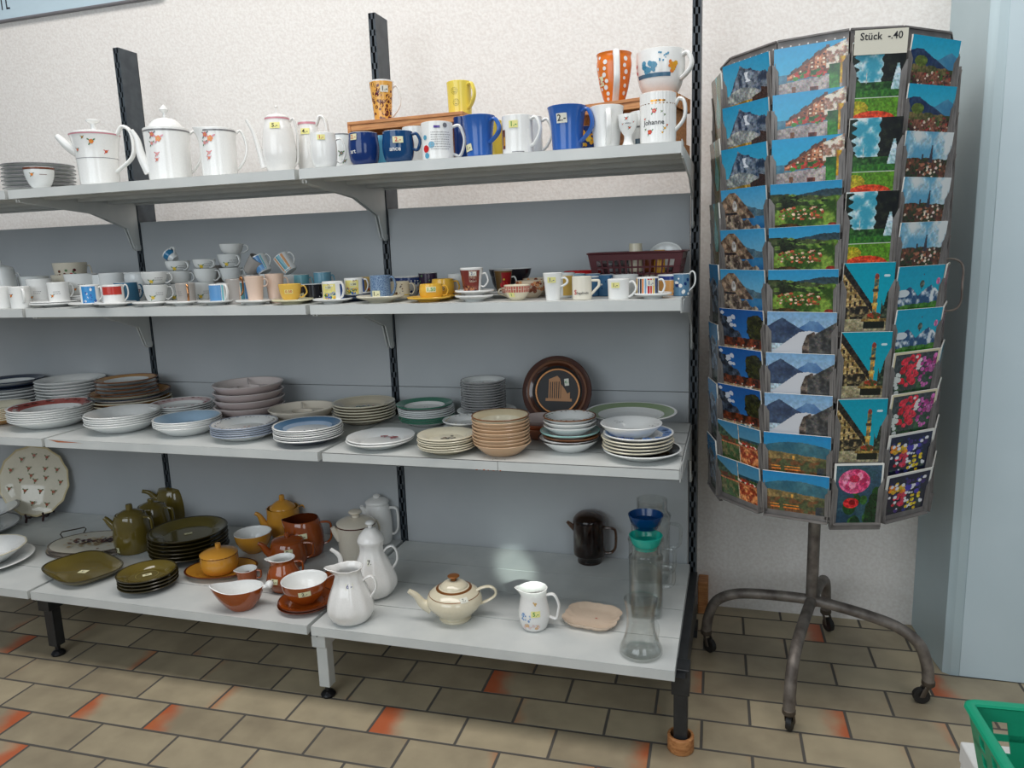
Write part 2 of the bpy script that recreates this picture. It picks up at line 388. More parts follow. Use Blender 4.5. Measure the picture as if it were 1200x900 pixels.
ORD = ['topmost']+[a+'-from-top' for a in ('second', 'third', 'fourth', 'fifth', 'sixth', 'seventh', 'eighth', 'ninth', 'tenth', 'eleventh', 'twelfth', 'thirteenth', 'fourteenth')]
STK = []
def plate_mesh(R_, h_, center, slope, rim, edge, under, decor=None, well=.6, n=56, scallop=0, sy=1):
    t = .004; prof = [(0, t+.002), (well*R_, t+.002), ((well+.1)*R_, t+.002+(h_-t)*.45), (.94*R_, h_-.0012), (.985*R_, h_), (R_, h_-.0016), (.985*R_, h_-.0042),
          ((well+.06)*R_, .005), ((well-.04)*R_, 0), ((well-.1)*R_, 0), ((well-.12)*R_, .0025), (0, .0025)]
    ms = [center, slope, rim, edge, edge, edge, under, under, under, under, under]
    mb = MB()
    def df(x, y, z, a):
        r = sqrt(x*x+y*y)/R_; k = 1
        if scallop: k += scallop*abs(sin(a*7))*max(0, r-.7)/.3
        return (x*k, y*k*sy, z)
    mb.lathe(prof, center, n, lambda i, j, n_: ms[i], df)
    if decor: decor(mb, R_, h_, t+.0026)
    return mb
def fl(mb, x, y, z, r, pm, lm=None, c=None):
    def bl(x, y, r, m, z, sx=1, rot=0):
        mb.poly([(x+r*(cos(a)*sx*cos(rot)-sin(a)*sin(rot)), y+r*(cos(a)*sx*sin(rot)+sin(a)*cos(rot)), z) for a in np.linspace(0, 2*pi, 9)[:-1]], m)
    if lm:
        for t in (.5, 2.3, 4.4): bl(x+1.5*r*cos(t), y+1.5*r*sin(t), r*.5, lm, z, 1.8, t)
    for q in range(5): bl(x+.6*r*cos(q*1.257), y+.6*r*sin(q*1.257), r*.5, pm, z+.0003)
    if c: bl(x, y, r*.3, c, z+.0006)
def rimz(R_, h_, f, well=.6):   # height of the rim surface at radius fraction f
    a, b = well+.1, .94; za = .006+(h_-.004)*.45; return za+(h_-.0012-za)*(f-a)/(b-a)+.0007
def stack(label, px, wpx, n, pytop, z, pyb=None, y=None, h_=.022, mats=None, name='dinner_plate', cat='plate', well=.6, decor=None,
          seq=None, group=None, jit=.002, place='', rot=0, top=None, scallop=0, mesh=None):
    """a stack of plates; pytop is the far rim of the topmost, pyb the near foot of the lowest"""
    if y is None:
        p = at(px, pyb, z); R_ = wpx*mp(*p)/2; y = float(p[1])+R_*(well-.04)
    R_ = wpx*mp(float(X(px, y, z)), y, z)/2; R_ = wpx*mp(float(X(px, y, z+.03)), y, z+.03)/2
    x = float(X(px, y, z+.04)); H = float(Z(pytop, x, y+R_))-z
    pitch = (H-h_)/(n-1) if n > 1 else 0; pitch = max(pitch, .0063)
    rnd = random.Random(px); me = {}; dep = []
    for i in range(n):
        k = n-1-i; q = seq[k] if seq else mats; topd = (k == 0) and decor
        key = (id(q), bool(topd))
        if key not in me:
            o = (mesh or plate_mesh)(R_, h_, *q[:5], decor=decor if topd else None, well=well).build(name)
            me[key] = o.data
        else: o = bpy.data.objects.new(name, me[key]); COL.objects.link(o)
        o.location = (x+rnd.uniform(-1, 1)*jit, y+rnd.uniform(-1, 1)*jit, z+i*pitch); o.rotation_euler = (0, 0, facing(x, y)+(0 if k == 0 else rnd.uniform(-.1, .1)))
        od = ORD[k] if k < n-1 or n == 1 else 'lowest'
        lb = (label+' '+place).strip() if n == 1 else f"{od} {label}, stack {place}".strip()
        tag(o, lb, cat, group)
    STK.append((label, round(x, 3), round(y, 3), round(R_, 3)))
    return x, y, R_, z+(n-1)*pitch, h_

# ---------------------------------------------------------------- the room
def structure(o): o['kind'] = 'structure'; return o
def floor_material():
    m = bpy.data.materials.new('quarry_tiles'); m.use_nodes = True; nt = m.node_tree; p = nt.nodes['Principled BSDF']; L = nt.links.new
    tc = nt.nodes.new('ShaderNodeTexCoord'); mp_ = nt.nodes.new('ShaderNodeMapping'); L(tc.outputs['Object'], mp_.inputs[0])
    mp_.inputs['Rotation'].default_value = (0, 0, radians(-1.3)); mp_.inputs['Location'].default_value = (20-.006, 20+.002, 0)
    sx = nt.nodes.new('ShaderNodeSeparateXYZ'); L(mp_.outputs[0], sx.inputs[0])
    def M(op, a, b=None, c=None):
        n = nt.nodes.new('ShaderNodeMath'); n.operation = op
        for i, v in enumerate((a, b, c)):
            if v is None: continue
            if isinstance(v, (int, float)): n.inputs[i].default_value = v
            else: L(v, n.inputs[i])
        return n.outputs[0]
    TW, TH, G = .2475, .1212, .0062
    Y = M('DIVIDE', M('ADD', sx.outputs[1], TILE_Y), TH); row = M('FLOOR', Y); v = M('SUBTRACT', Y, row)
    Xx = M('ADD', M('DIVIDE', M('ADD', sx.outputs[0], TILE_X), TW), M('MULTIPLY', row, .5)); ci = M('FLOOR', Xx); u = M('SUBTRACT', Xx, ci)
    cb = nt.nodes.new('ShaderNodeCombineXYZ'); L(ci, cb.inputs[0]); L(row, cb.inputs[1])
    wn = nt.nodes.new('ShaderNodeTexWhiteNoise'); wn.noise_dimensions = '2D'; L(cb.outputs[0], wn.inputs['Vector'])
    sc = nt.nodes.new('ShaderNodeSeparateColor'); L(wn.outputs['Color'], sc.inputs[0])
    du = M('MULTIPLY', M('MINIMUM', u, M('SUBTRACT', 1, u)), TW); dv = M('MULTIPLY', M('MINIMUM', v, M('SUBTRACT', 1, v)), TH)
    dd = M('MINIMUM', du, dv)
    mr = nt.nodes.new('ShaderNodeMapRange'); mr.interpolation_type = 'SMOOTHSTEP'; mr.inputs[1].default_value = G*.42; mr.inputs[2].default_value = G*.75; L(dd, mr.inputs[0])
    # face colour: greyed beige, tile by tile
    nz = nt.nodes.new('ShaderNodeTexNoise'); nz.inputs['Scale'].default_value = 9; nz.inputs['Detail'].default_value = 5; L(mp_.outputs[0], nz.inputs['Vector'])
    r1 = nt.nodes.new('ShaderNodeValToRGB'); L(M('ADD', M('MULTIPLY', nz.outputs[0], .75), M('MULTIPLY', sc.outputs[0], .3)), r1.inputs[0])
    e = r1.color_ramp.elements; e[0].position = .3; e[0].color = rgb(144, 132, 110); e[1].position = .75; e[1].color = rgb(180, 166, 138)
    # fired-on rust flashes at tile ends
    n2 = nt.nodes.new('ShaderNodeTexNoise'); n2.inputs['Scale'].default_value = 13; n2.inputs['Detail'].default_value = 3; L(mp_.outputs[0], n2.inputs['Vector'])
    side = M('GREATER_THAN', sc.outputs[1], .42)
    uu = M('ADD', M('MULTIPLY', side, M('SUBTRACT', 1, u)), M('MULTIPLY', M('SUBTRACT', 1, side), u))
    reach = M('MULTIPLY', M('MAXIMUM', M('SUBTRACT', sc.outputs[2], .56), 0), .8)
    tilt = M('MULTIPLY', M('SUBTRACT', v, .5), M('MULTIPLY', M('SUBTRACT', sc.outputs[1], .5), .25))
    st = nt.nodes.new('ShaderNodeMapRange'); st.interpolation_type = 'SMOOTHSTEP'; st.inputs[1].default_value = -.01; st.inputs[1].default_value = -.05; st.inputs[2].default_value = .24
    L(M('SUBTRACT', M('ADD', reach, M('ADD', tilt, M('MULTIPLY', M('SUBTRACT', n2.outputs[0], .5), .28))), uu), st.inputs[0])
    r2 = nt.nodes.new('ShaderNodeValToRGB'); L(M('ADD', sc.outputs[2], M('MULTIPLY', M('SUBTRACT', n2.outputs[0], .5), .8)), r2.inputs[0])
    e = r2.color_ramp.elements; e[0].position = .45; e[0].color = rgb(190, 132, 78); e[1].position = .9; e[1].color = rgb(188, 84, 38)
    mx = nt.nodes.new('ShaderNodeMix'); mx.data_type = 'RGBA'; L(M('MULTIPLY', st.outputs[0], .85), mx.inputs[0]); L(r1.outputs[0], mx.inputs[6]); L(r2.outputs[0], mx.inputs[7])
    gx = nt.nodes.new('ShaderNodeMix'); gx.data_type = 'RGBA'; L(mr.outputs[0], gx.inputs[0]); gx.inputs[6].default_value = rgb(84, 80, 74); L(mx.outputs[2], gx.inputs[7])
    L(gx.outputs[2], p.inputs['Base Color'])
    ro = nt.nodes.new('ShaderNodeMapRange'); ro.inputs[3].default_value = .85; ro.inputs[4].default_value = .42; L(mr.outputs[0], ro.inputs[0]); L(ro.outputs[0], p.inputs['Roughness'])
    bp = nt.nodes.new('ShaderNodeBump'); bp.inputs['Strength'].default_value = .6; bp.inputs['Distance'].default_value = .003
    L(M('ADD', mr.outputs[0], M('MULTIPLY', nz.outputs[0], .25)), bp.inputs['Height']); L(bp.outputs[0], p.inputs['Normal'])
    return m
TILE_X, TILE_Y = .0126, -.0544
b = MB(); b.box(-4.5, 2.2, -3.6, WY+.1, -.06, 0, floor_material()); structure(b.build('floor'))
b = MB(); b.box(-4.5, 2.2, WY, WY+.12, 0, 3.3, PLASTER); structure(b.build('wall_back'))
# boxed-in pillar at the right: side reveal, folded edge strip, wide front sheet
b = MB(); b.prism([(.692, WY), (.708, .02), (.716, -.04), (.735, -.052), (1.9, -.052), (1.9, WY)], 0, 3.3, 'z', PILM)
for zz in (.27, .62, 1.02, 1.43, 1.83): b.lathe([(0, .0), (.004, 0), (.003, .002), (0, .0025)], PILM, 10, c=(0, 0, 0)); 
o = structure(b.build('wall_right', bevel=.003))
b = MB(); b.box(.757, 1.9, -.0545, -.052, 0.002, 3.3, noise_mat('sheet_paint', (196, 213, 219), (202, 218, 224), 4, .45, .03, .001)); structure(b.build('trim_1', bevel=.001))
# pale board fixed to the wall, top left
b = MB(); zb_ = 2.245; xr = float(X(188, WY-.02, zb_))
b.box(-3.6, xr, WY-.02, WY-.0006, zb_, zb_+.5, glaze(196, 216, 226, .3)); b.box(-3.6, xr, WY-.0225, WY-.0006, zb_-.006, zb_, glaze(120, 118, 122, .5))
brd = tag(b.build('notice_board'), 'pale blue glossy board fixed high on the wall above the coffee pots', 'board')
b = MB(); xx = float(X(9, WY-.02, zb_+.03))
b.box(xx-.028, xx-.023, WY-.0212, WY-.02, zb_+.036, zb_+.08, INKK); b.box(xx-.004, xx+.001, WY-.0212, WY-.02, zb_+.04, zb_+.08, INKK); b.box(xx-.004, xx+.014, WY-.0212, WY-.02, zb_+.036, zb_+.042, INKK)
o = b.build('lettering', brd); o['label'] = 'small black lettering'

# ---------------------------------------------------------------- shelving
MX = [0, -1, -2, -3]
PW, PD, PT = .024, .088, 2.0112
def upright(x, side, label, last):
    """post with slots, its base foot and levelling foot"""
    r = thing('shelf_upright', label, 'shelf post', (x, -.02, 0), 0, 'uprights of the shelving')
    b = MB(); g = POST
    b.box(-PW/2, -PW/2+.003, .02, .02+PD, .02, PT, g); b.box(PW/2-.003, PW/2, .02, .02+PD, .02, PT, g); b.box(-PW/2, PW/2, .02+PD-.003, .02+PD, .02, PT, g)
    b.box(-PW/2, PW/2, .02+PD-.003, .02+PD, PT-.003, PT, g)
    nz = int((PT-.05)/.05)
    for i in range(nz+1):                       # front face: rungs between real slots
        z0 = PT-.05*i; b.box(-PW/2+.003, PW/2-.003, .02, .0225, z0-.018, z0, g)
    b.box(-PW/2+.003, -PW/2+.008, .02, .0225, .02, PT, g); b.box(PW/2-.008, PW/2-.003, .02, .0225, .02, PT, g)
    b.box(-PW/2+.003, PW/2-.003, .05, .052, .02, PT, BLACKM)
    b.build('post', r)
    bm = {'k': BLACKM, 'w': SHELFPAINT}[side[0]]; ox = side[1]
    f = MB(); f.hexa([(ox-.013, -.50, .165), (ox+.013, -.50, .165), (ox+.013, .02, .10), (ox-.013, .02, .10),
                      (ox-.013, -.60, .228), (ox+.013, -.60, .228), (ox+.013, .02, .228), (ox-.013, .02, .228)], bm if side[0] == 'k' else BLACKM)
    fo = f.build('base_beam', r)
    l = MB(); l.box(ox-.017, ox+.017, -.562, -.528, .035 if not last else .012, .23, bm); l.box(ox-.022, ox+.022, -.575, -.52, .165, .235, bm)
    lo = l.build('leg', r, bevel=.002)
    if side[0] == 'w': lo['label'] = 'leg painted white'
    if not last:
        q = MB(); q.lathe([(0, .0), (.02, 0), (.022, .006), (.016, .014), (.008, .018), (.008, .036), (0, .036)], glaze(40, 40, 42, .3, .6), 20, c=(ox, -.545, 0)); q.build('levelling_foot', lo)
    q = MB(); q.box(-.018, .018, .02, .10, 0, .024, BLACKM); q.build('rear_foot', r)
    return r
upright(0, ('k', .004), 'dark grey slotted shelf upright at the right end beside the postcard rack', True)
upright(-1, ('w', .0), 'dark grey slotted shelf upright with white painted front leg, in the middle', False)
upright(-2, ('k', .0), 'dark grey slotted shelf upright with black front leg, toward the left', False)
# cup of wood under the right front leg, block behind
b = MB(); lp = at(795, 878, 0)
b.lathe([(0, .0), (.031, 0), (.033, .003), (.033, .04), (.031, .042), (.026, .042), (.0255, .011), (0, .011)], WOOD, 28, c=(.004, -.565, 0))
tag(b.build('leg_cup'), 'round wooden cup under the right front leg of the shelving', 'furniture cup')
b = MB(); b.box(.012, .045, .17, WY-.001, 0, .115, WOOD)
tag(b.build('wood_block', bevel=.003), 'small upright wooden block at the foot of the wall by the end upright', 'wood block')

PROWS = [(.812, 1.4057), (.222, .8105)]
PN = {0: 'right bay', 1: 'middle bay', 2: 'left bay'}
for i in range(3):
    x1, x0 = MX[i]-PW/2-.002, MX[i+1]+PW/2+.002
    if i == 2: x0 = -2.95
    for j, (z0, z1) in enumerate(PROWS):
        b = MB(); b.box(x0, x1, .003, .014, z0, z1, PANEL)
        b.box(x0, x1, .014, .035, z1-.002, z1, PANEL); b.box(x0, x1, .014, .035, z0, z0+.002, PANEL)
        tag(b.build('back_panel', bevel=.0015), f"grey enamelled back panel of the {PN[i]}, {('upper one behind the cups','lower one behind the crockery')[j]}", 'back panel', 'back panels of the shelving')
SN = {'T': 'top shelf', 'M': 'cup shelf', 'P': 'plate shelf', 'B': 'base shelf'}
CHIP = glaze(176, 100, 60, .7); DARKSEAM = glaze(70, 66, 60, .6)
for key, z, d in (('T', ZT, DF), ('M', ZM, DF), ('P', ZP, DF), ('B', ZB, DB)):
    for i in range(3):
        x1, x0 = MX[i]-.006, MX[i+1]+.006
        if i == 2: x0 = -2.75
        r = thing('metal_shelf', f"off-white {SN[key]} of the {PN[i]}, {dict(T='holding mugs and coffee pots',M='holding small cups and saucers',P='holding stacks of plates',B='nearest the floor')[key]}", 'shelf', ((x0+x1)/2, -d/2, z-.03), 0, 'shelves of the shelving unit')
        hx = (x1-x0)/2; hy = d/2; b = MB(); n = 4; st = d/n
        for k in range(n):                       # folded steel planks
            a, c = -hy+k*st, -hy+(k+1)*st-.0022
            hgt = .027 if k == 0 else .024
            b.box(-hx, hx, a, c, .0285, .03, SHELFPAINT)
            b.box(-hx, hx, a, a+.0015, .03-hgt, .03, SHELFPAINT); b.box(-hx, hx, c-.0015, c, .03-.022, .03, SHELFPAINT)
            b.box(-hx, hx, a, a+.012, .03-hgt, .03-hgt+.0015, SHELFPAINT)
        b.box(-hx, -hx+.0015, -hy, hy, .004, .03, SHELFPAINT); b.box(hx-.0015, hx, -hy, hy, .004, .03, SHELFPAINT)
        if key == 'P' and i == 0:
            xs = float(X(583, -d, z))-r.location.x; b.box(xs-.0006, xs+.0006, -hy-.0004, -hy, .0035, .03, DARKSEAM)
            for q in range(7): xq = xs+random.uniform(-.07, .06); b.box(xq, xq+random.uniform(.002, .007), -hy-.0004, -hy, .003, .003+random.uniform(.001, .003), CHIP)
            for q in range(4): xq = xs+random.uniform(-.02, .02); b.box(xq, xq+.003, -hy+.01+q*.004, -hy+.012+q*.004, .03, .0303, DARKSEAM)
        if key == 'P' and i == 1:
            xa = float(X(57, -d, z))-r.location.x; xb = float(X(97, -d, z))-r.location.x
            b.prism([(xa, .0285), (xb, .022), (xb-.03, .0195), (xa+.06, .0215)], -hy-.0005, -hy, 'y', CHIP) if False else b.poly([(xa, -hy-.0004, .0285), (xa+.035, -hy-.0004, .021), (xb-.04, -hy-.0004, .0225), (xb, -hy-.0004, .0225), (xb-.04, -hy-.0004, .0245)], CHIP)
        b.build('deck', r, bevel=.0008)
        for sgn in ((1, -1) if i < 2 else (1,)):
            if key == 'B':
                c = MB(); c.box(sgn*(hx-.004)-.002, sgn*(hx-.004)+.002, -hy+.02, hy, -.012, .026, BLACKM); c.build('hook_plate', r); continue
            c = MB(); px_ = sgn*(hx+.001); yb = hy-.001
            pts = [(-hy+.035, .004), (-hy+.035, -.004), (hy-.20, -.028), (hy-.055, -.075), (hy-.03, -.145), (hy-.018, -.155), (yb, -.155), (yb, .024), (-hy+.06, .024)]
            c.prism(pts, px_-.002 if sgn < 0 else px_-.003, px_+.003 if sgn < 0 else px_+.002, 'x', SHELFPAINT)
            c.box(px_-.004, px_+.004, yb-.02, yb+.004, -.15, -.135, SHELFPAINT)
            c.build('bracket', r, bevel=.0006)
        if i == 0 and key != 'B':
            c = MB(); c.box(hx, hx+.0018, -hy, -hy+.06, -.002, .034, SHELFPAINT); c.build('end_tab', r)

# ---------------------------------------------------------------- postcard rack
def vnoise(h, w_, sx, sy, seed):
    g = np.random.RandomState(seed).rand(sy+2, sx+2)
    yy = np.linspace(0, sy, h, endpoint=False); xx = np.linspace(0, sx, w_, endpoint=False)
    yi = yy.astype(int); xi = xx.astype(int); fy = (yy-yi)[:, None]; fx = (xx-xi)[None]
    fy = fy*fy*(3-2*fy); fx = fx*fx*(3-2*fx)
    a = g[yi][:, xi]; b_ = g[yi][:, xi+1]; c = g[yi+1][:, xi]; d = g[yi+1][:, xi+1]
    return (a*(1-fx)+b_*fx)*(1-fy)+(c*(1-fx)+d*fx)*fy
def fbm(h, w_, s_, seed, o=4):
    t = 0; n = 0
    for k in range(o): t = t+vnoise(h, w_, max(1, int(s_*2**k)), max(1, int(s_*2**k*h/w_)), seed+k)*.55**k; n += .55**k
    return t/n
def n1(w_, s_, seed): return fbm(4, w_, s_, seed)[1]-.5
def c3(*c): return np.array(c, float)
class Pic:
    def __init__(s, w_, h): s.w, s.h = w_, h; s.a = np.zeros((h, w_, 3)); s.V, s.U = np.meshgrid((np.arange(h)+.5)/h, (np.arange(w_)+.5)/w_, indexing='ij')
    def put(s, mask, c, c2=None, n=None):
        if c2 is None: s.a[mask] = c
        else: s.a[mask] = (c+(c2-c)*n[..., None])[mask]
        return s
    def N(s, sc_, seed, k=1.6): return np.clip((fbm(s.h, s.w, sc_, seed)-.5)*k*1.5+.5, 0, 1)
    def sky(s, c, c2): s.a[:] = c+(c2-c)*s.V[..., None]
    def ridge(s, f, c, c2, sc_=14, seed=1, rough=.05, k=1.6, bot=2):
        line = f(s.U[0])+rough*2*n1(s.w, 8, seed+50); m = (s.V > line[None]) & (s.V < bot); s.put(m, c3(*c), c3(*c2), s.N(sc_, seed, k)); return m
    def ell(s, x, y, rx, ry, c, c2=None, seed=3): m = ((s.U-x)/rx)**2+((s.V-y)/ry)**2 < 1; s.put(m, c3(*c), c3(*(c2 or c)), s.N(20, seed)); return m
    def rect(s, x0, x1, y0, y1, c, c2=None, seed=3): m = (s.U > x0) & (s.U < x1) & (s.V > y0) & (s.V < y1); s.put(m, c3(*c), c3(*(c2 or c)), s.N(20, seed)); return m
    def dots(s, n, x0, x1, y0, y1, r, cols, seed, sq=1):
        R_ = np.random.RandomState(seed)
        for i in range(n):
            x = R_.uniform(x0, x1); y = R_.uniform(y0, y1); q = r*R_.uniform(.6, 1.4); m = ((s.U-x)/q)**2+((s.V-y)*sq/q)**2 < 1; s.a[m] = cols[R_.randint(len(cols))]
    def border(s, e, c): m = (s.U < e) | (s.U > 1-e) | (s.V < e*s.w/s.h) | (s.V > 1-e*s.w/s.h); s.a[m] = c
LW, LH = 120, 85
def pk(x, c, w_, h): return np.maximum(0, h*(1-np.abs(x-c)/w_))
def art(name):
    port = name in ('park', 'street', 'rose', 'gorge', 'wall'); p = Pic(*((84, 122) if port else (LW, LH))); U, V = p.U, p.V
    if name == 'peak':
        p.sky(c3(28, 140, 185), c3(90, 175, 200)); p.ridge(lambda x: .66-pk(x, .38, .26, .54)-pk(x, .62, .26, .36)-pk(x, .9, .34, .34), (34, 52, 76), (120, 132, 146), 14, 3, .05, 2.2)
        p.put((abs(U-.52-.12*(V-.3)) < .05) & (V > .26) & (V < .46) & (p.N(16, 9) > .5), c3(214, 220, 228)); p.ridge(lambda x: .56+.5*(x-.4)**2*2, (105, 115, 120), (170, 172, 165), 18, 8, .04)
        p.ridge(lambda x: .86-.06*x, (120, 100, 40), (175, 140, 60), 18, 9, .02); m = (V > .72-(.1*(U > .8))+abs(U-.8)*.35) & (V < .9) & (U > .6); p.put(m, c3(52, 38, 36)); p.dots(6, .08, .45, .9, .95, .03, [c3(200, 180, 160), c3(120, 50, 40)], 4)
    elif name == 'lakerock':
        p.sky(c3(60, 150, 200), c3(160, 200, 215)); p.ridge(lambda x: .42+.05*np.sin(x*9), (60, 90, 110), (95, 120, 130), 10, 4); p.ridge(lambda x: .62+x*0, (30, 95, 150), (60, 130, 175), 5, 5, .0)
        m = (V > .08+1.5*np.maximum(0, U-.32)**1.1+ .9*np.maximum(0, .2-U)) & (U < .78) & (V < .66); p.put(m, c3(70, 55, 48), c3(160, 135, 110), p.N(12, 6, 2)); p.ell(.3, .38, .05, .12, (225, 225, 225), (170, 160, 150))
        m = V > .58+.62*np.maximum(0, U-.35)+.04*np.sin(U*30); p.put(m, c3(70, 60, 55), c3(175, 155, 135), p.N(14, 7, 2.4)); p.rect(.08, .34, .52, .56, (40, 38, 40))
    elif name == 'camp':
        p.sky(c3(20, 80, 150), c3(50, 120, 185)); m = V > .02+1.25*U+.05*np.sin(U*25); p.put(m, c3(18, 24, 34), c3(70, 80, 95), p.N(12, 8, 2)); p.dots(10, .05, .35, .05, .45, .04, [c3(200, 205, 215)], 6)
        m = ((U-.82)/.22)**2+((V-.42)/.34)**2 < 1+.5*(p.N(9, 3)-.5); p.put(m, c3(20, 22, 14), c3(60, 62, 30), p.N(16, 4)); p.ridge(lambda x: .66+x*0, (40, 22, 16), (120, 54, 30), 14, 9, .03)
        p.ridge(lambda x: .86+x*0, (150, 120, 90), (215, 190, 150), 12, 11, .03); p.ell(.62, .92, .2, .03, (90, 160, 190)); p.dots(10, .2, .8, .8, .9, .02, [c3(220, 60, 40), c3(240, 230, 210)], 5)
    elif name == 'multi':
        p.sky(c3(60, 130, 170), c3(140, 180, 190)); L_ = U < .5; p.put(L_ & (V > .08+U*.8), c3(40, 60, 50), c3(90, 110, 80), p.N(12, 2)); p.put((~L_) & (V > .5-(U-.5)*.3), c3(40, 100, 130)); p.put((~L_) & (V > .3) & (V < .5), c3(40, 70, 80))
        p.put((V > .36) & (V < .5), c3(120, 60, 40), c3(60, 90, 50), p.N(18, 5, 3)); p.put(L_ & (V > .52), c3(60, 90, 50), c3(120, 110, 70), p.N(14, 6, 2)); p.put((~L_) & (V > .52), c3(150, 60, 35), c3(225, 150, 90), p.N(18, 7, 3)); p.put(abs(U-.5) < .01, c3(210, 190, 160)); p.put(abs(V-.51) < .015, c3(200, 120, 80)); p.dots(14, .5, 1, .42, .48, .025, [c3(200, 50, 40), c3(240, 220, 200)], 3)
    elif name == 'square':
        p.sky(c3(20, 150, 200), c3(90, 185, 215)); p.ridge(lambda x: .52+x*0, (50, 100, 130), (80, 130, 150), 8, 3, .03)
        m = (V > .50-.44*np.clip((U-.2)/.5, 0, 1)+.03*(np.sin(U*40) > 0)) & (V < .66-.1*U) & (U > .18) & (U < .76); p.put(m, c3(110, 60, 40), c3(190, 130, 95), p.N(26, 4, 3)); m2 = m & (V < .57-.44*np.clip((U-.2)/.5, 0, 1)); p.put(m2, c3(74, 52, 46), c3(100, 70, 58), p.N(10, 2))
        for k in range(7):
            for j in range(4):
                u0 = .2+k*.078; v0 = .57-.44*min(1, max(0, (u0-.2)/.5))+.04+j*.08
                if v0 < .62-.1*u0: p.rect(u0, u0+.03, v0, v0+.035, (230, 215, 190) if (k+j) % 3 else (60, 40, 40))
        m = (V > .02+(.95-U)*.5) & (V < .5) & (U > .72); p.put(m, c3(150, 110, 90), c3(225, 215, 200), p.N(20, 6, 3)); p.ridge(lambda x: .7-.12*x, (150, 140, 140), (175, 165, 160), 8, 7, .01)
        p.dots(40, .3, .9, .5, .62, .03, [c3(40, 90, 40), c3(60, 120, 50), c3(180, 60, 50)], 8); m = (U > .76) & (V > .42) & (V < .98); p.put(m & (U < .9), c3(20, 70, 30), c3(60, 130, 50), p.N(12, 8)); p.put((U > .9) & (V > .3) & (V < .8), c3(190, 140, 20), c3(230, 190, 60), p.N(12, 9))
        p.rect(.25, .31, .76, .88, (120, 80, 60)); p.rect(.275, .29, .86, 1, (50, 40, 40)); p.put((V > .92-.12*(U-.3)) & (V < 1.0-.1*(U-.3)) & (U > .3) & (U < .62), c3(150, 90, 50), c3(220, 170, 110), p.N(24, 11, 3)); p.rect(.5, .62, .8, .92, (60, 30, 30), (110, 60, 50))
    elif name == 'valley':
        p.sky(c3(40, 140, 190), c3(120, 190, 210)); p.ridge(lambda x: .2+.05*np.sin(x*5), (40, 60, 70), (60, 80, 85), 10, 2, .02); p.ridge(lambda x: .2+.12*x, (30, 40, 26), (70, 80, 50), 10, 3, .04, 2.5)
        m = p.ridge(lambda x: .42+.1*np.sin(x*4+1), (50, 80, 30), (120, 150, 60), 7, 5, .05, 2.4); p.dots(26, .1, .8, .25, .5, .04, [c3(100, 130, 60), c3(40, 55, 30)], 9, 2); p.dots(70, .12, .75, .5, .78, .018, [c3(190, 90, 60), c3(225, 190, 160), c3(120, 60, 40)], 10)
        p.ridge(lambda x: .88-.05*np.sin(x*7), (30, 40, 16), (95, 60, 26), 14, 8, .04); p.ell(.88, .9, .07, .07, (190, 50, 30), (120, 40, 30))
    elif name == 'lake':
        p.sky(c3(120, 165, 205), c3(205, 215, 220)); p.ridge(lambda x: .38-pk(x, .62, .2, .16)-pk(x, .74, .2, .1), (70, 110, 160), (100, 140, 180), 8, 2, .02, bot=.5); p.ridge(lambda x: .55-pk(x, .22, .5, .42), (36, 54, 84), (64, 84, 112), 8, 3, .02, bot=.7)
        m = (V > .42) & (V > .95-1.2*U) | (V > .6+.6*(U-.6)**2) & (U > .03); m = (V > .40+.25*abs(U-.62)) & (V > .98-1.15*np.minimum(U, .5)) ; p.put(m, c3(206, 208, 214)); m = (U > .52+.0*V) & (V > .52-.9*(U-.74)*(U > .74)-.1*(U < .7)+.2*abs(U-.68)*(U < .72)*4); p.put(m & (U > .58-.25*(V-.5)), c3(58, 50, 48), c3(120, 108, 98), p.N(14, 5, 2.4))
        p.put((V > .2+.9*(1-U)) & (U > .62), c3(48, 52, 56), c3(105, 100, 96), p.N(12, 6, 2)); p.put(V > .88+.3*U, c3(50, 46, 30), c3(90, 80, 50), p.N(12, 6))
    elif name == 'bench':
        p.sky(c3(10, 130, 190), c3(70, 165, 195)); p.ridge(lambda x: .3-.12*np.sin(x*3), (30, 90, 110), (70, 120, 130), 6, 3, .02); p.ridge(lambda x: .42+.1*x, (90, 90, 60), (150, 120, 70), 12, 4, .02); p.ridge(lambda x: .6+x*0, (110, 70, 40), (70, 80, 50), 14, 5, .04, 3)
        p.ridge(lambda x: .94-.02*x, (130, 100, 60), (170, 140, 100), 12, 6, .01)
        for x in (.12, .32, .42): p.rect(x, x+.13, .76, .79, (235, 140, 50)); p.rect(x, x+.14, .82, .86, (225, 120, 40)); p.rect(x+.02, x+.04, .86, .97, (90, 50, 30))
        p.ell(.45, .55, .02, .05, (220, 160, 70)); p.put((U > .8) & (V > .75-.2*(U-.8)), c3(40, 50, 60), c3(80, 80, 60), p.N(12, 7))
    elif name == 'park':
        p.sky(c3(50, 150, 180), c3(120, 190, 205)); p.put(V < .6, c3(60, 155, 180), c3(226, 236, 236), np.clip(p.N(5, 3)*1.5-.25, 0, 1)); p.put((V < .56) & (V > .5-.0*U) | (V < .56) & (V > .34+.9*U), c3(24, 60, 24), c3(70, 110, 40), p.N(12, 4)); p.put((V < .56) & (U < .1+.05*np.sin(V*60)) & (V > .02), c3(14, 30, 16))
        p.put((U > .58+.02*np.sin(V*50)) & (V < .62), c3(12, 16, 18), c3(34, 40, 30), p.N(12, 5)); p.put((V > .5) & (V < .7), c3(24, 60, 26), c3(60, 110, 50), p.N(14, 6)); m = (abs(U-.87) < .02+.09*np.clip((V-.28)/.3, 0, 1)) & (V > .28) & (V < .62); p.put(m, c3(150, 190, 200), c3(225, 235, 240), p.N(18, 7))
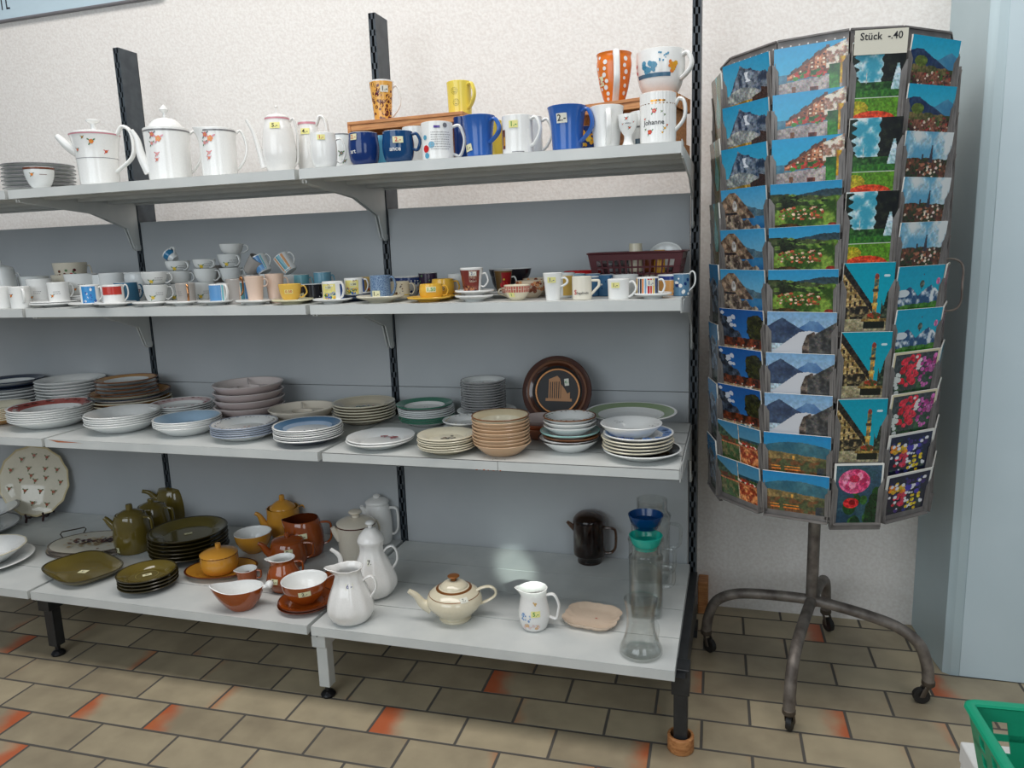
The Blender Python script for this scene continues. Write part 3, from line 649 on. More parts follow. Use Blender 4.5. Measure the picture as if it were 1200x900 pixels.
        p.put((V > .6) & (V < .69) & (V > .6+.0*U), c3(60, 120, 40), c3(40, 90, 40), p.N(20, 9)); p.put(abs(V-.695) < .008, c3(220, 225, 215)); p.put(V > .7, c3(80, 130, 30), c3(96, 146, 40), p.N(6, 8)); p.ell(.16, .83, .2, .1, (150, 150, 30), (210, 180, 50)); p.ell(.45, .98, .44, .12, (190, 50, 24), (235, 90, 50)); p.rect(.28, .3, .38, .52, (200, 200, 190))
    elif name == 'street':
        p.sky(c3(0, 150, 175), c3(20, 170, 185)); m = (V > .02+.95*U) & (U < .6); p.put(m & (V < .72), c3(130, 105, 60), c3(200, 175, 120), p.N(24, 3, 3)); p.put((V > .0+.95*U) & (V < .14+.9*U) & (U < .62), c3(20, 22, 24), c3(60, 50, 40), p.N(16, 4))
        for k in range(5):
            for j in range(4):
                u0 = .05+k*.1; v0 = .2+.9*u0+j*.11
                if v0 < .7: p.rect(u0, u0+.04, v0, v0+.06, (50, 42, 36))
        p.put(V > .76, c3(140, 130, 100), c3(185, 175, 140), p.N(8, 5)); p.put((V > .6) & (V < .78) & (U < .55), c3(36, 34, 30), c3(150, 130, 90), p.N(20, 6, 3)); p.put((U > .78) & (V > .5+.1*np.sin(U*40)) & (V < .78), c3(24, 36, 30), c3(80, 90, 70), p.N(18, 7))
        p.rect(.62, .7, .2, .78, (60, 90, 90), (210, 150, 60)); p.rect(.60, .72, .36, .4, (60, 60, 50)); p.rect(.6, .72, .56, .6, (190, 170, 90)); p.ell(.66, .19, .04, .04, (130, 60, 50)); p.rect(.42, .92, .78, .82, (190, 160, 80), (90, 70, 40)); p.rect(.46, .88, .82, .92, (24, 30, 24)); p.ell(.66, .74, .14, .05, (40, 80, 40), (180, 60, 40)); p.ell(.86, .18, .06, .02, (200, 225, 230)) 
    elif name == 'rose':
        p.sky(c3(60, 90, 110), c3(30, 60, 80)); p.put(p.N(5, 8) > .6, c3(50, 84, 96)); p.dots(16, .35, .9, .4, .95, .1, [c3(30, 70, 30), c3(50, 96, 40), c3(24, 54, 30)], 5); p.ell(.42, .27, .32, .19, (205, 60, 110), (240, 120, 160), 4); p.dots(26, .2, .66, .14, .38, .06, [c3(225, 80, 130), c3(245, 140, 170), c3(190, 40, 90)], 6); p.ell(.42, .23, .1, .06, (190, 30, 70)); p.ell(.38, .61, .16, .08, (190, 20, 30), (230, 60, 60)); p.ell(.4, .6, .07, .04, (130, 10, 20)); p.put(V > .93, c3(236, 236, 230)); p.border(.04, c3(236, 236, 230))
    elif name == 'town':
        p.sky(c3(20, 165, 205), c3(120, 200, 215)); p.ridge(lambda x: .4-pk(x, .85, .25, .16), (60, 130, 170), (100, 160, 185), 6, 2, .02); p.ridge(lambda x: .24+.55*np.maximum(0, x-.25)+.25*np.maximum(0, .12-x), (22, 44, 84), (50, 70, 100), 8, 3, .02); p.ridge(lambda x: .52+x*.03, (60, 70, 36), (130, 110, 70), 12, 4, .04); p.ell(.24, .45, .13, .1, (110, 130, 50), (80, 100, 40)); p.ridge(lambda x: .66+x*0, (60, 40, 34), (140, 90, 70), 18, 5, .03, 2.5); p.dots(60, 0, 1, .6, 1, .02, [c3(210, 190, 170), c3(60, 90, 40), c3(150, 60, 50)], 6)
    elif name == 'spire':
        p.sky(c3(80, 160, 200), c3(170, 200, 210)); p.put(V < .56, c3(96, 166, 200), c3(222, 228, 228), np.clip(p.N(4, 7)*1.3-.15, 0, 1)); p.ridge(lambda x: .52+x*0, (100, 60, 44), (50, 60, 36), 16, 4, .04, 3); p.dots(70, 0, 1, .55, 1, .025, [c3(170, 110, 80), c3(220, 200, 180), c3(70, 44, 40), c3(50, 60, 30)], 8); p.put((abs(U-.58) < .012+.03*np.clip((V-.28)/.3, 0, 1)) & (V > .26) & (V < .6), c3(60, 60, 70)); p.put((abs(U-.4) < .02) & (V > .44) & (V < .56), c3(60, 50, 50))
    elif name == 'balloon':
        p.sky(c3(0, 160, 195), c3(30, 180, 200)); p.ridge(lambda x: .62-pk(x, .3, .2, .2)-pk(x, .75, .25, .22), (40, 80, 120), (225, 232, 236), 10, 3, .05, 3); p.ell(.16, .56, .14, .08, (215, 225, 230)); p.ridge(lambda x: .82-.05*x, (40, 100, 30), (80, 140, 50), 12, 5, .03); p.ell(.55, .38, .05, .08, (40, 60, 50), (120, 130, 120)); p.ell(.9, .34, .045, .07, (220, 120, 170)); p.ell(.56, .18, .012, .02, (60, 60, 80)); p.rect(.54, .56, .46, .5, (40, 30, 30))
    elif name == 'flowers':
        p.sky(c3(60, 66, 70), c3(56, 70, 60)); p.dots(26, .1, .9, .5, 1, .05, [c3(40, 80, 50), c3(60, 96, 60)], 3); p.dots(40, .2, .55, .12, .75, .05, [c3(200, 20, 40), c3(230, 50, 70)], 5); p.dots(16, .5, .62, .1, .4, .03, [c3(235, 225, 225)], 6); p.dots(30, .62, .95, .12, .8, .04, [c3(170, 50, 130), c3(200, 100, 170)], 7); p.dots(14, .06, .18, .45, .9, .04, [c3(220, 225, 220)], 8); p.border(.035, c3(226, 214, 178))
    elif name == 'alpine':
        p.sky(c3(22, 30, 60), c3(18, 24, 50)); p.dots(40, .1, .9, .1, .95, .04, [c3(30, 60, 50), c3(40, 50, 110), c3(60, 40, 110)], 3); p.dots(12, .1, .4, .2, .5, .05, [c3(225, 130, 30), c3(235, 190, 50)], 4); p.dots(14, .15, .45, .5, .75, .05, [c3(215, 40, 60), c3(200, 60, 90)], 5); p.dots(22, .1, .9, .15, .9, .03, [c3(235, 235, 240)], 9); p.dots(12, .5, .8, .55, .9, .035, [c3(235, 200, 40)], 7); p.dots(12, .45, .75, .2, .5, .045, [c3(70, 60, 170), c3(230, 230, 240)], 8); p.border(.03, c3(228, 228, 222))
    elif name == 'gorge':
        p.sky(c3(80, 150, 160), c3(110, 160, 140)); p.put((U < .4+.1*np.sin(V*8)), c3(40, 50, 34), c3(120, 96, 60), p.N(12, 3, 2)); p.put((U > .62-.1*np.sin(V*9)), c3(30, 60, 34), c3(90, 120, 60), p.N(12, 4, 2)); p.put(V > .75, c3(90, 96, 50), c3(130, 90, 60), p.N(12, 5, 2))
    elif name == 'wall':
        p.sky(c3(20, 120, 175), c3(60, 150, 190)); p.ridge(lambda x: .2+.3*abs(x-.4), (30, 40, 56), (130, 150, 170), 12, 3, .06, 2.6); p.ridge(lambda x: .78+x*0, (30, 50, 50), (80, 90, 80), 10, 5, .04)
    h, w_ = p.a.shape[:2]; dark = np.clip(1.15-(p.a[..., 2]-p.a[..., 0])/90, .12, 1)[..., None]
    g = fbm(h, w_, 30, 77, 2)[..., None]-.5; g2 = np.random.RandomState(5).rand(h, w_, 3)-.5
    a = p.a*(1+dark*(.7*g+.2*g2)); m = p.a.mean(-1, keepdims=True); a = np.where(m > 205, p.a, a)
    return np.clip(a, 0, 255)
def card_material():
    m = bpy.data.materials.new('printed_card'); m.use_nodes = True; nt = m.node_tree; p = nt.nodes['Principled BSDF']
    a = nt.nodes.new('ShaderNodeVertexColor'); a.layer_name = 'print'; nt.links.new(a.outputs[0], p.inputs['Base Color'])
    p.inputs['Roughness'].default_value = .22; p.inputs['Coat Weight'].default_value = .2; return m
CARDM = card_material(); CARDB = glaze(228, 226, 218, .6)
_cards = {}
def card_mesh(name, cw, ch):
    """a pile of the same postcard; front face at -y, foot on z=0"""
    if name in _cards: return _cards[name]
    a = art(name); h, w_ = a.shape[:2]; vs = []; fs = []; T = .0035
    for j in range(h+1):
        for i in range(w_+1): vs.append((cw*(i/w_-.5), -T, ch*(1-j/h)))
    for j in range(h):
        for i in range(w_):
            q = j*(w_+1)+i; fs.append((q, q+w_+1, q+w_+2, q+1))
    nf = len(fs); b0 = len(vs); x, z = cw/2, ch
    vs += [(-x, -T*.96, 0), (x, -T*.96, 0), (x, 0, 0), (-x, 0, 0), (-x, -T*.96, z), (x, -T*.96, z), (x, 0, z), (-x, 0, z)]
    for q in ((0, 3, 2, 1), (4, 5, 6, 7), (1, 2, 6, 5), (2, 3, 7, 6), (3, 0, 4, 7)): fs.append([b0+k for k in q])
    me = bpy.data.meshes.new('postcard'); me.from_pydata(vs, [], fs); me.materials.append(CARDM); me.materials.append(CARDB)
    me.polygons.foreach_set('material_index', [0]*nf+[1]*5)
    at_ = me.color_attributes.new('print', 'FLOAT_COLOR', 'CORNER'); L_ = np.ones((len(me.loops), 4), np.float32)
    s_ = a/255.; l = np.where(s_ <= .04045, s_/12.92, ((s_+.055)/1.055)**2.4); l = l.reshape(-1, 3); L_[:nf*4, :3] = np.repeat(l, 4, axis=0)
    at_.data.foreach_set('color', L_.ravel()); me.update(); _cards[name] = me; return me
RX, RY, RR = .3439, -.1393, .2726; RZ0, RZ1 = .572, 1.712
rack = thing('postcard_rack', 'grey metal revolving postcard rack on a four-wheeled stand, right of the shelves', 'postcard rack', (RX, RY, 0))
def ring_pt(a, r=RR): return (r*sin(radians(a)), -r*cos(radians(a)))
ANG = []; a = -90
for q in range(4):
    for wd, kd in ((24, 'P'), (33, 'L'), (33, 'L')): ANG.append((a+1, a+wd+1, kd)); a += wd
for i, (a0, a1, kd) in enumerate(ANG):
    p0, p1 = ring_pt(a0), ring_pt(a1); cx, cy = (p0[0]+p1[0])/2, (p0[1]+p1[1])/2; W_ = sqrt((p1[0]-p0[0])**2+(p1[1]-p0[1])**2); am = radians((a0+a1)/2)
    col = MB(); hw = W_/2-.0015
    col.box(-hw, hw, .0, .0015, RZ0, RZ1, RACKM)
    for s_ in (-1, 1): col.box(*sorted((s_*hw, s_*(hw-.0015))), -.022, .0, RZ0, RZ1-.05, RACKM)
    col.box(-hw, hw, -.004, 0, RZ1-.004, RZ1, RACKM); col.box(-hw, hw, -.024, 0, RZ0, RZ0+.003, RACKM)
    for q in range(8): col.box(-hw+.01+q*(2*hw-.02)/7-.0016, -hw+.01+q*(2*hw-.02)/7+.0016, -.0004, 0, RZ1-.018, RZ1-.0148, PLASTER)
    o = col.build('card_column', rack); o.location = (cx, cy, 0); o.rotation_euler = (0, 0, am)
    vis = i in (0, 1, 2, 3, 4, 5, 11)
    if not vis: continue
    if kd == 'L': rows = [1.688-.0995*k for k in range(11)]; cw, ch = .157, .112
    else: rows = [1.677-.1582*k for k in range(7)]; cw, ch = .1135, .166
    if i == 3: cw = .1145
    hp = rows[0]-rows[1]; tl = radians(7 if kd == 'L' else 5)
    for k, zt in enumerate(rows):
        zb = zt-ch*cos(tl)
        pk_ = MB(); ih = hp*.80; ew = .0125; x = cw/2+.0022   # two ears with cut corners and a bottom lip
        for s_ in (-1, 1):
            pts = [(s_*x, 0), (s_*(x-ew), 0), (s_*(x-ew), ih*.80), (s_*(x-ew*.15), ih), (s_*x, ih)]
            pk_.prism(pts if s_ < 0 else pts[::-1], -.0062, -.0052, 'y', RACKM); pk_.box(*sorted((s_*x, s_*(x+.001))), -.0062, .004, 0, ih, RACKM)
        pk_.box(-x, x, -.0062, -.0052, -.004, .008, RACKM); pk_.box(-x, x, -.0062, .004, -.005, -.004, RACKM)
        po = pk_.build('card_pocket', o); po.location = (0, -.0075, zb); po.rotation_euler = (tl, 0, 0)
        if i == 11: continue
        if i == 0: nm = 'gorge' if k < 3 else 'wall'
        elif i == 1: nm = ['peak', 'lakerock', 'camp'][k//3] if k < 9 else 'multi'
        elif i == 2: nm = ['square', 'valley', 'lake'][k//3] if k < 9 else 'bench'
        elif i == 3: nm = ['park', 'park', 'park', 'street', 'street', 'street', 'rose'][k]
        elif i == 4: nm = ['town']*2+['spire']*3+['balloon']*2+['flowers']*2+['alpine']*2; nm = nm[k]
        else: nm = 'flowers' if k in (5, 6, 8) else ('alpine' if k > 8 else 'balloon')
        if i == 5 and k < 5: continue
        W1 = dict(gorge='green gorge', wall='blue cliff face', peak='grey peak under a teal sky', lakerock='rocky headland and blue lake', camp='dark mountain and red campsite', multi='four small views',
                  square='brown hotels round a town square', valley='green valley with a village', lake='pale lake between dark mountains', bench='orange benches above a town', park='park fountain and red flower bed', street='old street with tower fountain',
                  rose='pink rose on slate blue', town='valley town below blue mountains', spire='roofs and a church spire', balloon='turquoise sky with balloons over snowy peaks', flowers='red and pink flowers with cream border', alpine='mixed alpine flowers on navy')[nm]
        seq_ = [q for q in range(11 if kd == 'L' else 7)]
        same = {0: lambda q: (q < 3) == (k < 3), 1: lambda q: min(q//3, 3) == min(k//3, 3), 2: lambda q: min(q//3, 3) == min(k//3, 3), 3: lambda q: (q < 3) == (k < 3) and (q == 6) == (k == 6),
                4: lambda q: ['a']*2+['b']*3+['c']*2+['d']*2+['e']*2 and (['a']*2+['b']*3+['c']*2+['d']*2+['e']*2)[q] == (['a']*2+['b']*3+['c']*2+['d']*2+['e']*2)[k], 5: lambda q: True}[i]
        g = [q for q in seq_ if same(q)]; pos = g.index(k)
        which = {1: '', 2: ['upper of two', 'lower of two'], 3: ['uppermost of three', 'middle of three', 'lowest of three']}.get(len(g)) or ['first from the top', 'second down', 'third down', 'fourth down', 'fifth down', 'sixth down', 'seventh down', 'eighth down', 'ninth down', 'tenth down', 'lowest']
        wh = which[pos] if which else 'bottom of its column'
        cn = ['narrow far left column', 'left landscape column', 'middle landscape column', 'upright column', 'right column', 'far right column seen edge-on'][i]
        c = bpy.data.objects.new('postcard', card_mesh(nm, cw, ch)); COL.objects.link(c)
        n_ = Matrix.Translation((RX+cx, RY+cy, 0)) @ Matrix.Rotation(am, 4, 'Z') @ Matrix.Translation((0, -.0088, zb)) @ Matrix.Rotation(tl+random.uniform(-.01, .01), 4, 'X') @ Matrix.Rotation(random.uniform(-.012, .012), 4, 'Y')
        c.matrix_world = n_; tag(c, f"postcard of {W1}, {wh}, {cn}", 'postcard', 'postcards in the revolving rack')
        if i == 3 and k == 0:
            q = MB(); q.box(-.056, .056, -.0012, 0, 0, .05, glaze(226, 222, 206, .7))
            for P_ in text_polys('Stück  -.40', .021): q.poly([(u, -.0018, v+.036) for u, v in P_], INKK)
            cr = q.build('price_card'); cr.matrix_world = n_ @ Matrix.Translation((0, -.0062, ch-.027)); tag(cr, 'cream card with a handwritten price above the upright postcards', 'price card')
b = MB()   # hub discs, shaft and handle
for zz in (RZ0+.002, RZ1-.006):
    b.v += [(*ring_pt(a0, RR-.003), zz) for a0, a1, k in ANG]+[(*ring_pt(a0, RR-.003), zz+.003) for a0, a1, k in ANG]; s0 = len(b.v)-24
    b.face(range(s0, s0+12), RACKM); b.face(range(s0+12, s0+24), RACKM)
    for k in range(12): b.face((s0+k, s0+(k+1) % 12, s0+12+(k+1) % 12, s0+12+k), RACKM)
b.build('drum_frame', rack)
b = MB(); b.tube([(0, 0, .22), (0, 0, 1.70)], .0165, TUBEM, 20); b.build('pole', rack)
CP = [(823, 760), (922, 863), (1094, 824), (968, 731)]
for k, ang in enumerate((-104.3, -14.3, 75.7, 165.7)):
    d = (sin(radians(ang)), -cos(radians(ang)), 0); r_ = .323
    path = spl([(0, .235), (.05, .232), (.14, .222), (.22, .205), (.275, .17), (r_-.025, .115), (r_-.018, .065)], 5)
    b = MB(); b.tube([(d[0]*q, d[1]*q, z) for q, z in path], .0155, TUBEM, 14); leg = b.build('leg', rack)
    cs = MB(); cx, cy = d[0]*(r_-.018), d[1]*(r_-.018); a2 = radians(ang+150+k*25); t = (sin(a2), -cos(a2)); ox, oy = t[0]*.016, t[1]*.016
    cs.lathe([(0, .052), (.014, .052), (.017, .056), (.017, .066), (.012, .07), (0, .07)], glaze(90, 80, 70, .5, .5), 18, c=(cx, cy, 0))
    for s_ in (-1, 1):
        o_ = (-t[1]*.011*s_, t[0]*.011*s_); cs.tube([(cx+o_[0], cy+o_[1], .056), (cx+o_[0]+ox*.5, cy+o_[1]+oy*.5, .045), (cx+o_[0]+ox, cy+o_[1]+oy, .022)], .0025, glaze(90, 80, 70, .5, .5), 8, w=.007, normal=(t[0], t[1], 0))
    co_ = cs.build('caster', leg)
    wh = MB(); wh.lathe([(0, -.007), (.012, -.007), (.017, -.008), (.0215, -.007), (.0222, 0), (.0215, .007), (.017, .008), (.012, .007), (0, .007)], glaze(34, 32, 31, .5), 24)
    M_ = Matrix.Translation((cx+ox, cy+oy, .0222)) @ Vector((-t[1], t[0], 0)).to_track_quat('Z', 'X').to_matrix().to_4x4(); wh.xform(M_)
    wo = wh.build('wheel', leg)
hx, hy = ring_pt(80, RR); b = MB(); zt_, zb_ = 1.20, 1.07
b.tube(spl([(hx-.01, hy, zt_-.01), (hx+.012, hy-.004, zt_), (hx+.035, hy-.01, zt_-.006), (hx+.045, hy-.012, zt_-.025), (hx+.045, hy-.012, (zt_+zb_)/2), (hx+.045, hy-.012, zb_+.025), (hx+.035, hy-.01, zb_+.006), (hx+.012, hy-.004, zb_), (hx-.01, hy, zb_+.01)], 5), .0028, TUBEM, 10)
b.build('turning_handle', rack)

# ---------------------------------------------------------------- top shelf: pots and mugs
W2 = glaze(236, 236, 233, .14); W3 = glaze(228, 230, 228, .14); PORC = glaze(234, 232, 228, .1)
ROSE = glaze(214, 120, 110); ORNG = glaze(226, 130, 60); LEAF = glaze(96, 130, 90); PINKL = glaze(216, 150, 160); GREYD = glaze(120, 120, 122)
NAVY = glaze(22, 50, 108, .1); BLUE = glaze(48, 96, 172, .15); TEAL = glaze(20, 66, 112, .1); YEL = glaze(226, 196, 70); LBLUE = glaze(90, 160, 190)
RED = glaze(200, 40, 44); BRN = glaze(110, 60, 40); MAR = glaze(90, 30, 40); YOR = glaze(222, 164, 44, .2); SILV = glaze(170, 168, 164, .3)
yf = -.43
stack('grey-edged porcelain saucer', 47, 76, 7, 198, ZT, y=-.36, h_=.016, mats=(W3, W3, W3, GREYD, W3), name='saucer', cat='saucer', group='saucers at the left end of the top shelf', place='left on the top shelf')
L_, w_, h_ = put(47, -.45, ZT, 32, 197)
vessel('bowl', 'small white bowl with brown rim before the saucer stack, top shelf left', 'bowl', L_, w_, h_, 'bowl', W3, decor=[('ring', h_*.9, h_*.995, BRN), ('flower', -30, h_*.66, .004, ORNG, LEAF), ('rect', 15, h_*.66, .02, .0012, BRN)])
L_, w_, h_ = put(117, -.42, ZT, 54, 158)
vessel('coffee_pot', 'white coffee pot with scattered orange flowers and scrolled handle, leftmost on the top shelf', 'coffee pot', L_, w_, h_, 'flare', W2, handle=(62, .98, .28, .045, 'high', (.0055, .009)),
       spout=(-95, [(.72, .66, .22), (1.05, .78, .2), (1.35, .93, .13), (1.42, .98, .09)]), lid=([(.93, 0), (.9, .03), (.5, .07), (.1, .09)], [(0, .08), (.12, .09), (.1, .2), (.26, .24), (.26, .28), (0, .29)], W2),
       decor=[('ring', h_*.965, h_*.99, PINKL), ('ring', h_*.52, h_*.53, GREYD), ('flower', -10, h_*.82, .006, ORNG, LEAF), ('flower', -55, h_*.68, .004, ROSE, LEAF), ('flower', 25, h_*.64, .004, RED, ROSE), ('flower', -30, h_*.9, .003, GOLD, LEAF)])
floral = lambda h: [('flower', -38, h*.86, .0065, ROSE, GREYD), ('flower', -22, h*.78, .008, ORNG, PINKL), ('flower', -42, h*.7, .005, PINKL, LEAF), ('flower', -30, h*.5, .0045, PINKL, ROSE), ('flower', -32, h*.4, .004, ROSE, PINKL), ('ring', h*.93, h*.96, GREYD)]
L_, w_, h_ = put(200, -.40, ZT, 50, 152)
vessel('coffee_pot', 'white lidded coffee pot with pink blossom spray, just right of the left upright', 'coffee pot', L_, w_, h_, 'mug', W2, handle=(92, .93, .2, .028, 'ear', (.004, .006)),
       spout=(-92, [(.85, .2, .28), (1.15, .5, .2), (1.25, .8, .13), (1.45, .98, .09)]), lid=([(.8, 0), (.74, .06), (.5, .17), (.12, .22)], [(0, .2), (.08, .22), (.07, .3), (.2, .37), (.02, .46), (0, .46)], W2), decor=floral(h_))
L_, w_, h_ = put(258, -.40, ZT, 42, 152)
vessel('milk_jug', 'white open jug with pink blossom spray, matching the lidded pot on its left', 'jug', L_, w_, h_, 'mug', W2, handle=(88, .93, .2, .026, 'ear', (.004, .006)), lip=(.012, -90, .7), decor=floral(h_))
L_, w_, h_ = put(329, -.42, ZT, 38, 138)
vessel('coffee_pot', 'tall slender white coffee pot with pink rim line and curled knob, on the top shelf', 'coffee pot', L_, w_, h_, 'tall', PORC, handle=(85, .93, .15, .018, 'ear', (.0035, .006)),
       spout=(-95, [(.95, .12, .24), (1.2, .45, .17), (1.45, .75, .12), (1.8, .97, .09)]), lid=([(.7, 0), (.6, .03), (.3, .06), (.06, .08)], [(0, .06), (.06, .08), (.05, .16), (.1, .19), (0, .22)], PORC), decor=[('ring', h_*.955, h_*.985, PINKL)], tags=[('5.-', 'k', 'y', -12, .83, .026, .016)])
L_, w_, h_ = put(364, -.34, ZT, 30, 143)
vessel('cream_jug', 'slim white jug with pink rim and high handle, behind the small white mug', 'jug', L_, w_, h_, 'tall', PORC, handle=(70, .93, .2, .03, 'high', (.005, .008)), decor=[('ring', h_*.94, h_*.98, PINKL)], tags=[('4.-', 'k', 'y', -15, .8, .024, .016)])
L_, w_, h_ = put(380, -.46, ZT, 31, 157)
vessel('espresso_mug', 'small white mug with red handwritten price, in front of the slim pink-rimmed jug', 'mug', L_, w_, h_, 'belly', W2, handle=(85, .82, .2, .022, 'round', (.0025, .005)), tags=[('1.-', 'r', 'y', -8, .86, .02, .013)])
L_, w_, h_ = put(402, -.33, ZT, 24, 158)
vessel('mug', 'white mug with dark rim half hidden left of the navy mugs', 'mug', L_, w_, h_, 'cyl', W3, decor=[('ring', h_*.97, h_*1, GREYD), ('flower', -5, h_*.5, .005, GREYD, LEAF), ('flower', 10, h_*.3, .004, GREYD, LEAF)])
L_, w_, h_ = put(427, -.46, ZT, 36, 157)
vessel('mug', 'navy blue rounded mug reading art, left of the pair of navy mugs', 'mug', L_, w_, h_, 'belly', NAVY, inner=NAVY, rim=W3, decor=[('text', 'art', .016, -45, h_*.42, W2)], tags=[('2.-', 'r', 'p', -40, .86, .019, .015)], handle=(150, .85, .3, .02), n=36)
L_, w_, h_ = put(449, -.36, ZT, 30, 161)
vessel('mug', 'light blue mug between the two navy mugs and behind them', 'mug', L_, w_, h_, 'cyl', LBLUE)
L_, w_, h_ = put(467, -.46, ZT, 37, 155)
vessel('mug', 'teal navy rounded mug reading ance, right of the pair of navy mugs', 'mug', L_, w_, h_, 'belly', TEAL, rim=W3, decor=[('text', 'ance', .016, -12, h_*.42, W2)], tags=[('2.-', 'r', 'p', 0, .7, .026, .016)], handle=(72, .9, .42, .02, 'round', (.004, .006)))
L_, w_, h_ = put(487, -.35, ZT, 28, 150)
vessel('mug', 'plain white mug behind the teal navy mug', 'mug', L_, w_, h_, 'cyl', W3)
L_, w_, h_ = put(513, -.45, ZT, 37, 145)
vessel('mug', 'white mug printed with lines of verse and coloured balloons', 'mug', L_, w_, h_, 'cyl', W2, handle=(88, .9, .15, .028, 'round', (.004, .006)),
       decor=[('lines', 12, h_*.72, 8, .05, GREYD), ('rect', 0, h_*.86, .016, .006, glaze(90, 70, 150)), ('disc', 30, h_*.9, .006, GREYD), ('disc', -22, h_*.4, .008, LBLUE), ('disc', -45, h_*.3, .009, RED), ('disc', -48, h_*.6, .006, LBLUE), ('disc', -42, h_*.12, .007, LBLUE)])
L_, w_, h_ = put(543, -.33, ZT, 20, 138)
vessel('mug', 'dark blue mug mostly hidden behind the big cobalt mug', 'mug', L_, w_, h_, 'cyl', NAVY)
L_, w_, h_ = put(562, -.45, ZT, 39, 137)
vessel('mug', 'tall cobalt blue mug with price sticker at lower left, before the left crate', 'mug', L_, w_, h_, 'flare', BLUE, handle=(50, .86, .35, .026, 'ear', (.0045, .007)), tags=[('1.-', 'k', 'p', -55, .24, .024, .017, 8)])
L_, w_, h_ = put(578, -.36, ZT, 22, 142); vessel('mug', 'yellow mug behind the tall cobalt mug', 'mug', L_, w_, h_, 'cyl', YEL)
L_, w_, h_ = put(588, -.33, ZT, 20, 149); vessel('mug', 'dark maroon mug between the cobalt mug and a white mug', 'mug', L_, w_, h_, 'cyl', MAR, tags=[('1.-', 'k', 'p', 0, .2, .015, .011)])
L_, w_, h_ = put(607, -.45, ZT, 36, 137)
vessel('mug', 'white straight mug with green handwritten price and dark picture at its left edge', 'mug', L_, w_, h_, 'cyl', W2, handle=(62, .9, .22, .024, 'ear', (.004, .0065)), decor=[('rect', -62, h_*.4, .012, .045, BRN), ('rect', -58, h_*.35, .006, .02, YOR), ('rect', 0, h_*.06, .03, .002, GREYD)], tags=[('1.-', 'g', 'y', -15, .76, .022, .017)])
L_, w_, h_ = put(620, -.36, ZT, 32, 138)
vessel('mug', 'white mug behind the green-priced mug, only its side and handle showing', 'mug', L_, w_, h_, 'cyl', W3, handle=(85, .9, .2, .024, 'ear', (.004, .0065)))
L_, w_, h_ = put(665, -.43, ZT, 46, 126)
vessel('mug', 'large bright blue mug with white price sticker, left of the plain white mug', 'mug', L_, w_, h_, 'flare', BLUE, handle=(58, .86, .22, .026, 'ear', (.0045, .0075)), tags=[('2.-', 'k', 'w', -18, .72, .026, .022)])
L_, w_, h_ = put(684, -.32, ZT, 26, 150)
vessel('mug', 'dark mug with yellow pattern peeping out behind the bright blue mug', 'mug', L_, w_, h_, 'cyl', NAVY, decor=[('spots', [YOR, YEL], 14, .004, .008, -60, 60, .01, h_*.9)])
L_, w_, h_ = put(711, -.42, ZT, 40, 126)
vessel('mug', 'plain white flared mug with its handle turned to the front, under the right wooden crate', 'mug', L_, w_, h_, 'taper', W2, handle=(5, .82, .12, .022, 'ear', (.004, .0065)), decor=[('flower', -70, h_*.55, .005, RED, YOR)])
L_, w_, h_ = put(736, -.45, ZT, 23, 135)
vessel('egg_cup', 'white egg cup with small red flower wreath on the top shelf', 'egg cup', L_, w_, h_, 'eggcup', W2, decor=[('text', 'Johanne', .0042, 0, h_*.72, INKK), ('flower', -10, h_*.86, .0028, RED, LEAF), ('flower', 10, h_*.58, .0022, RED, LEAF), ('flower', -35, h_*.7, .0015, PINKL, LEAF), ('flower', 35, h_*.75, .0015, PINKL, LEAF)])
L_, w_, h_ = put(753, -.36, ZT, 30, 132)
vessel('mug', 'white mug with grey-blue picture behind the egg cup', 'mug', L_, w_, h_, 'cyl', W3, decor=[('rect', -15, h_*.2, .02, .018, glaze(60, 84, 100)), ('rect', -15, h_*.6, .018, .004, GREYD)])
L_, w_, h_ = put(771, -.44, ZT, 41, 111)
L0 = L_
def ribs(mb): pass
vessel('mug', 'white ribbed name mug with red flower wreath and gold band at the right end', 'mug', L_, w_, h_, 'cyl', W2, handle=(80, .78, .28, .022, 'high', (.0045, .007)), flutes=(30, .018), n=120,
       decor=[('ring', h_*.775, h_*.79, GOLD), ('rect', 0, h_*.83, .034, .004, GOLD), ('text', 'Johanne', .0155, -14, h_*.42, INKK), ('flower', -12, h_*.64, .005, RED, LEAF), ('flower', -26, h_*.24, .005, RED, LEAF), ('flower', 22, h_*.3, .0025, YOR, LEAF), ('flower', 30, h_*.36, .0022, ROSE, LEAF), ('flower', 14, h_*.22, .0022, YOR, LEAF), ('flower', 12, h_*.62, .0018, LEAF, LEAF), ('flower', -45, h_*.5, .0022, ROSE, LEAF), ('flower', -42, h_*.3, .0018, LEAF, LEAF), ('flower', 22, h_*.56, .0018, LEAF, LEAF)])
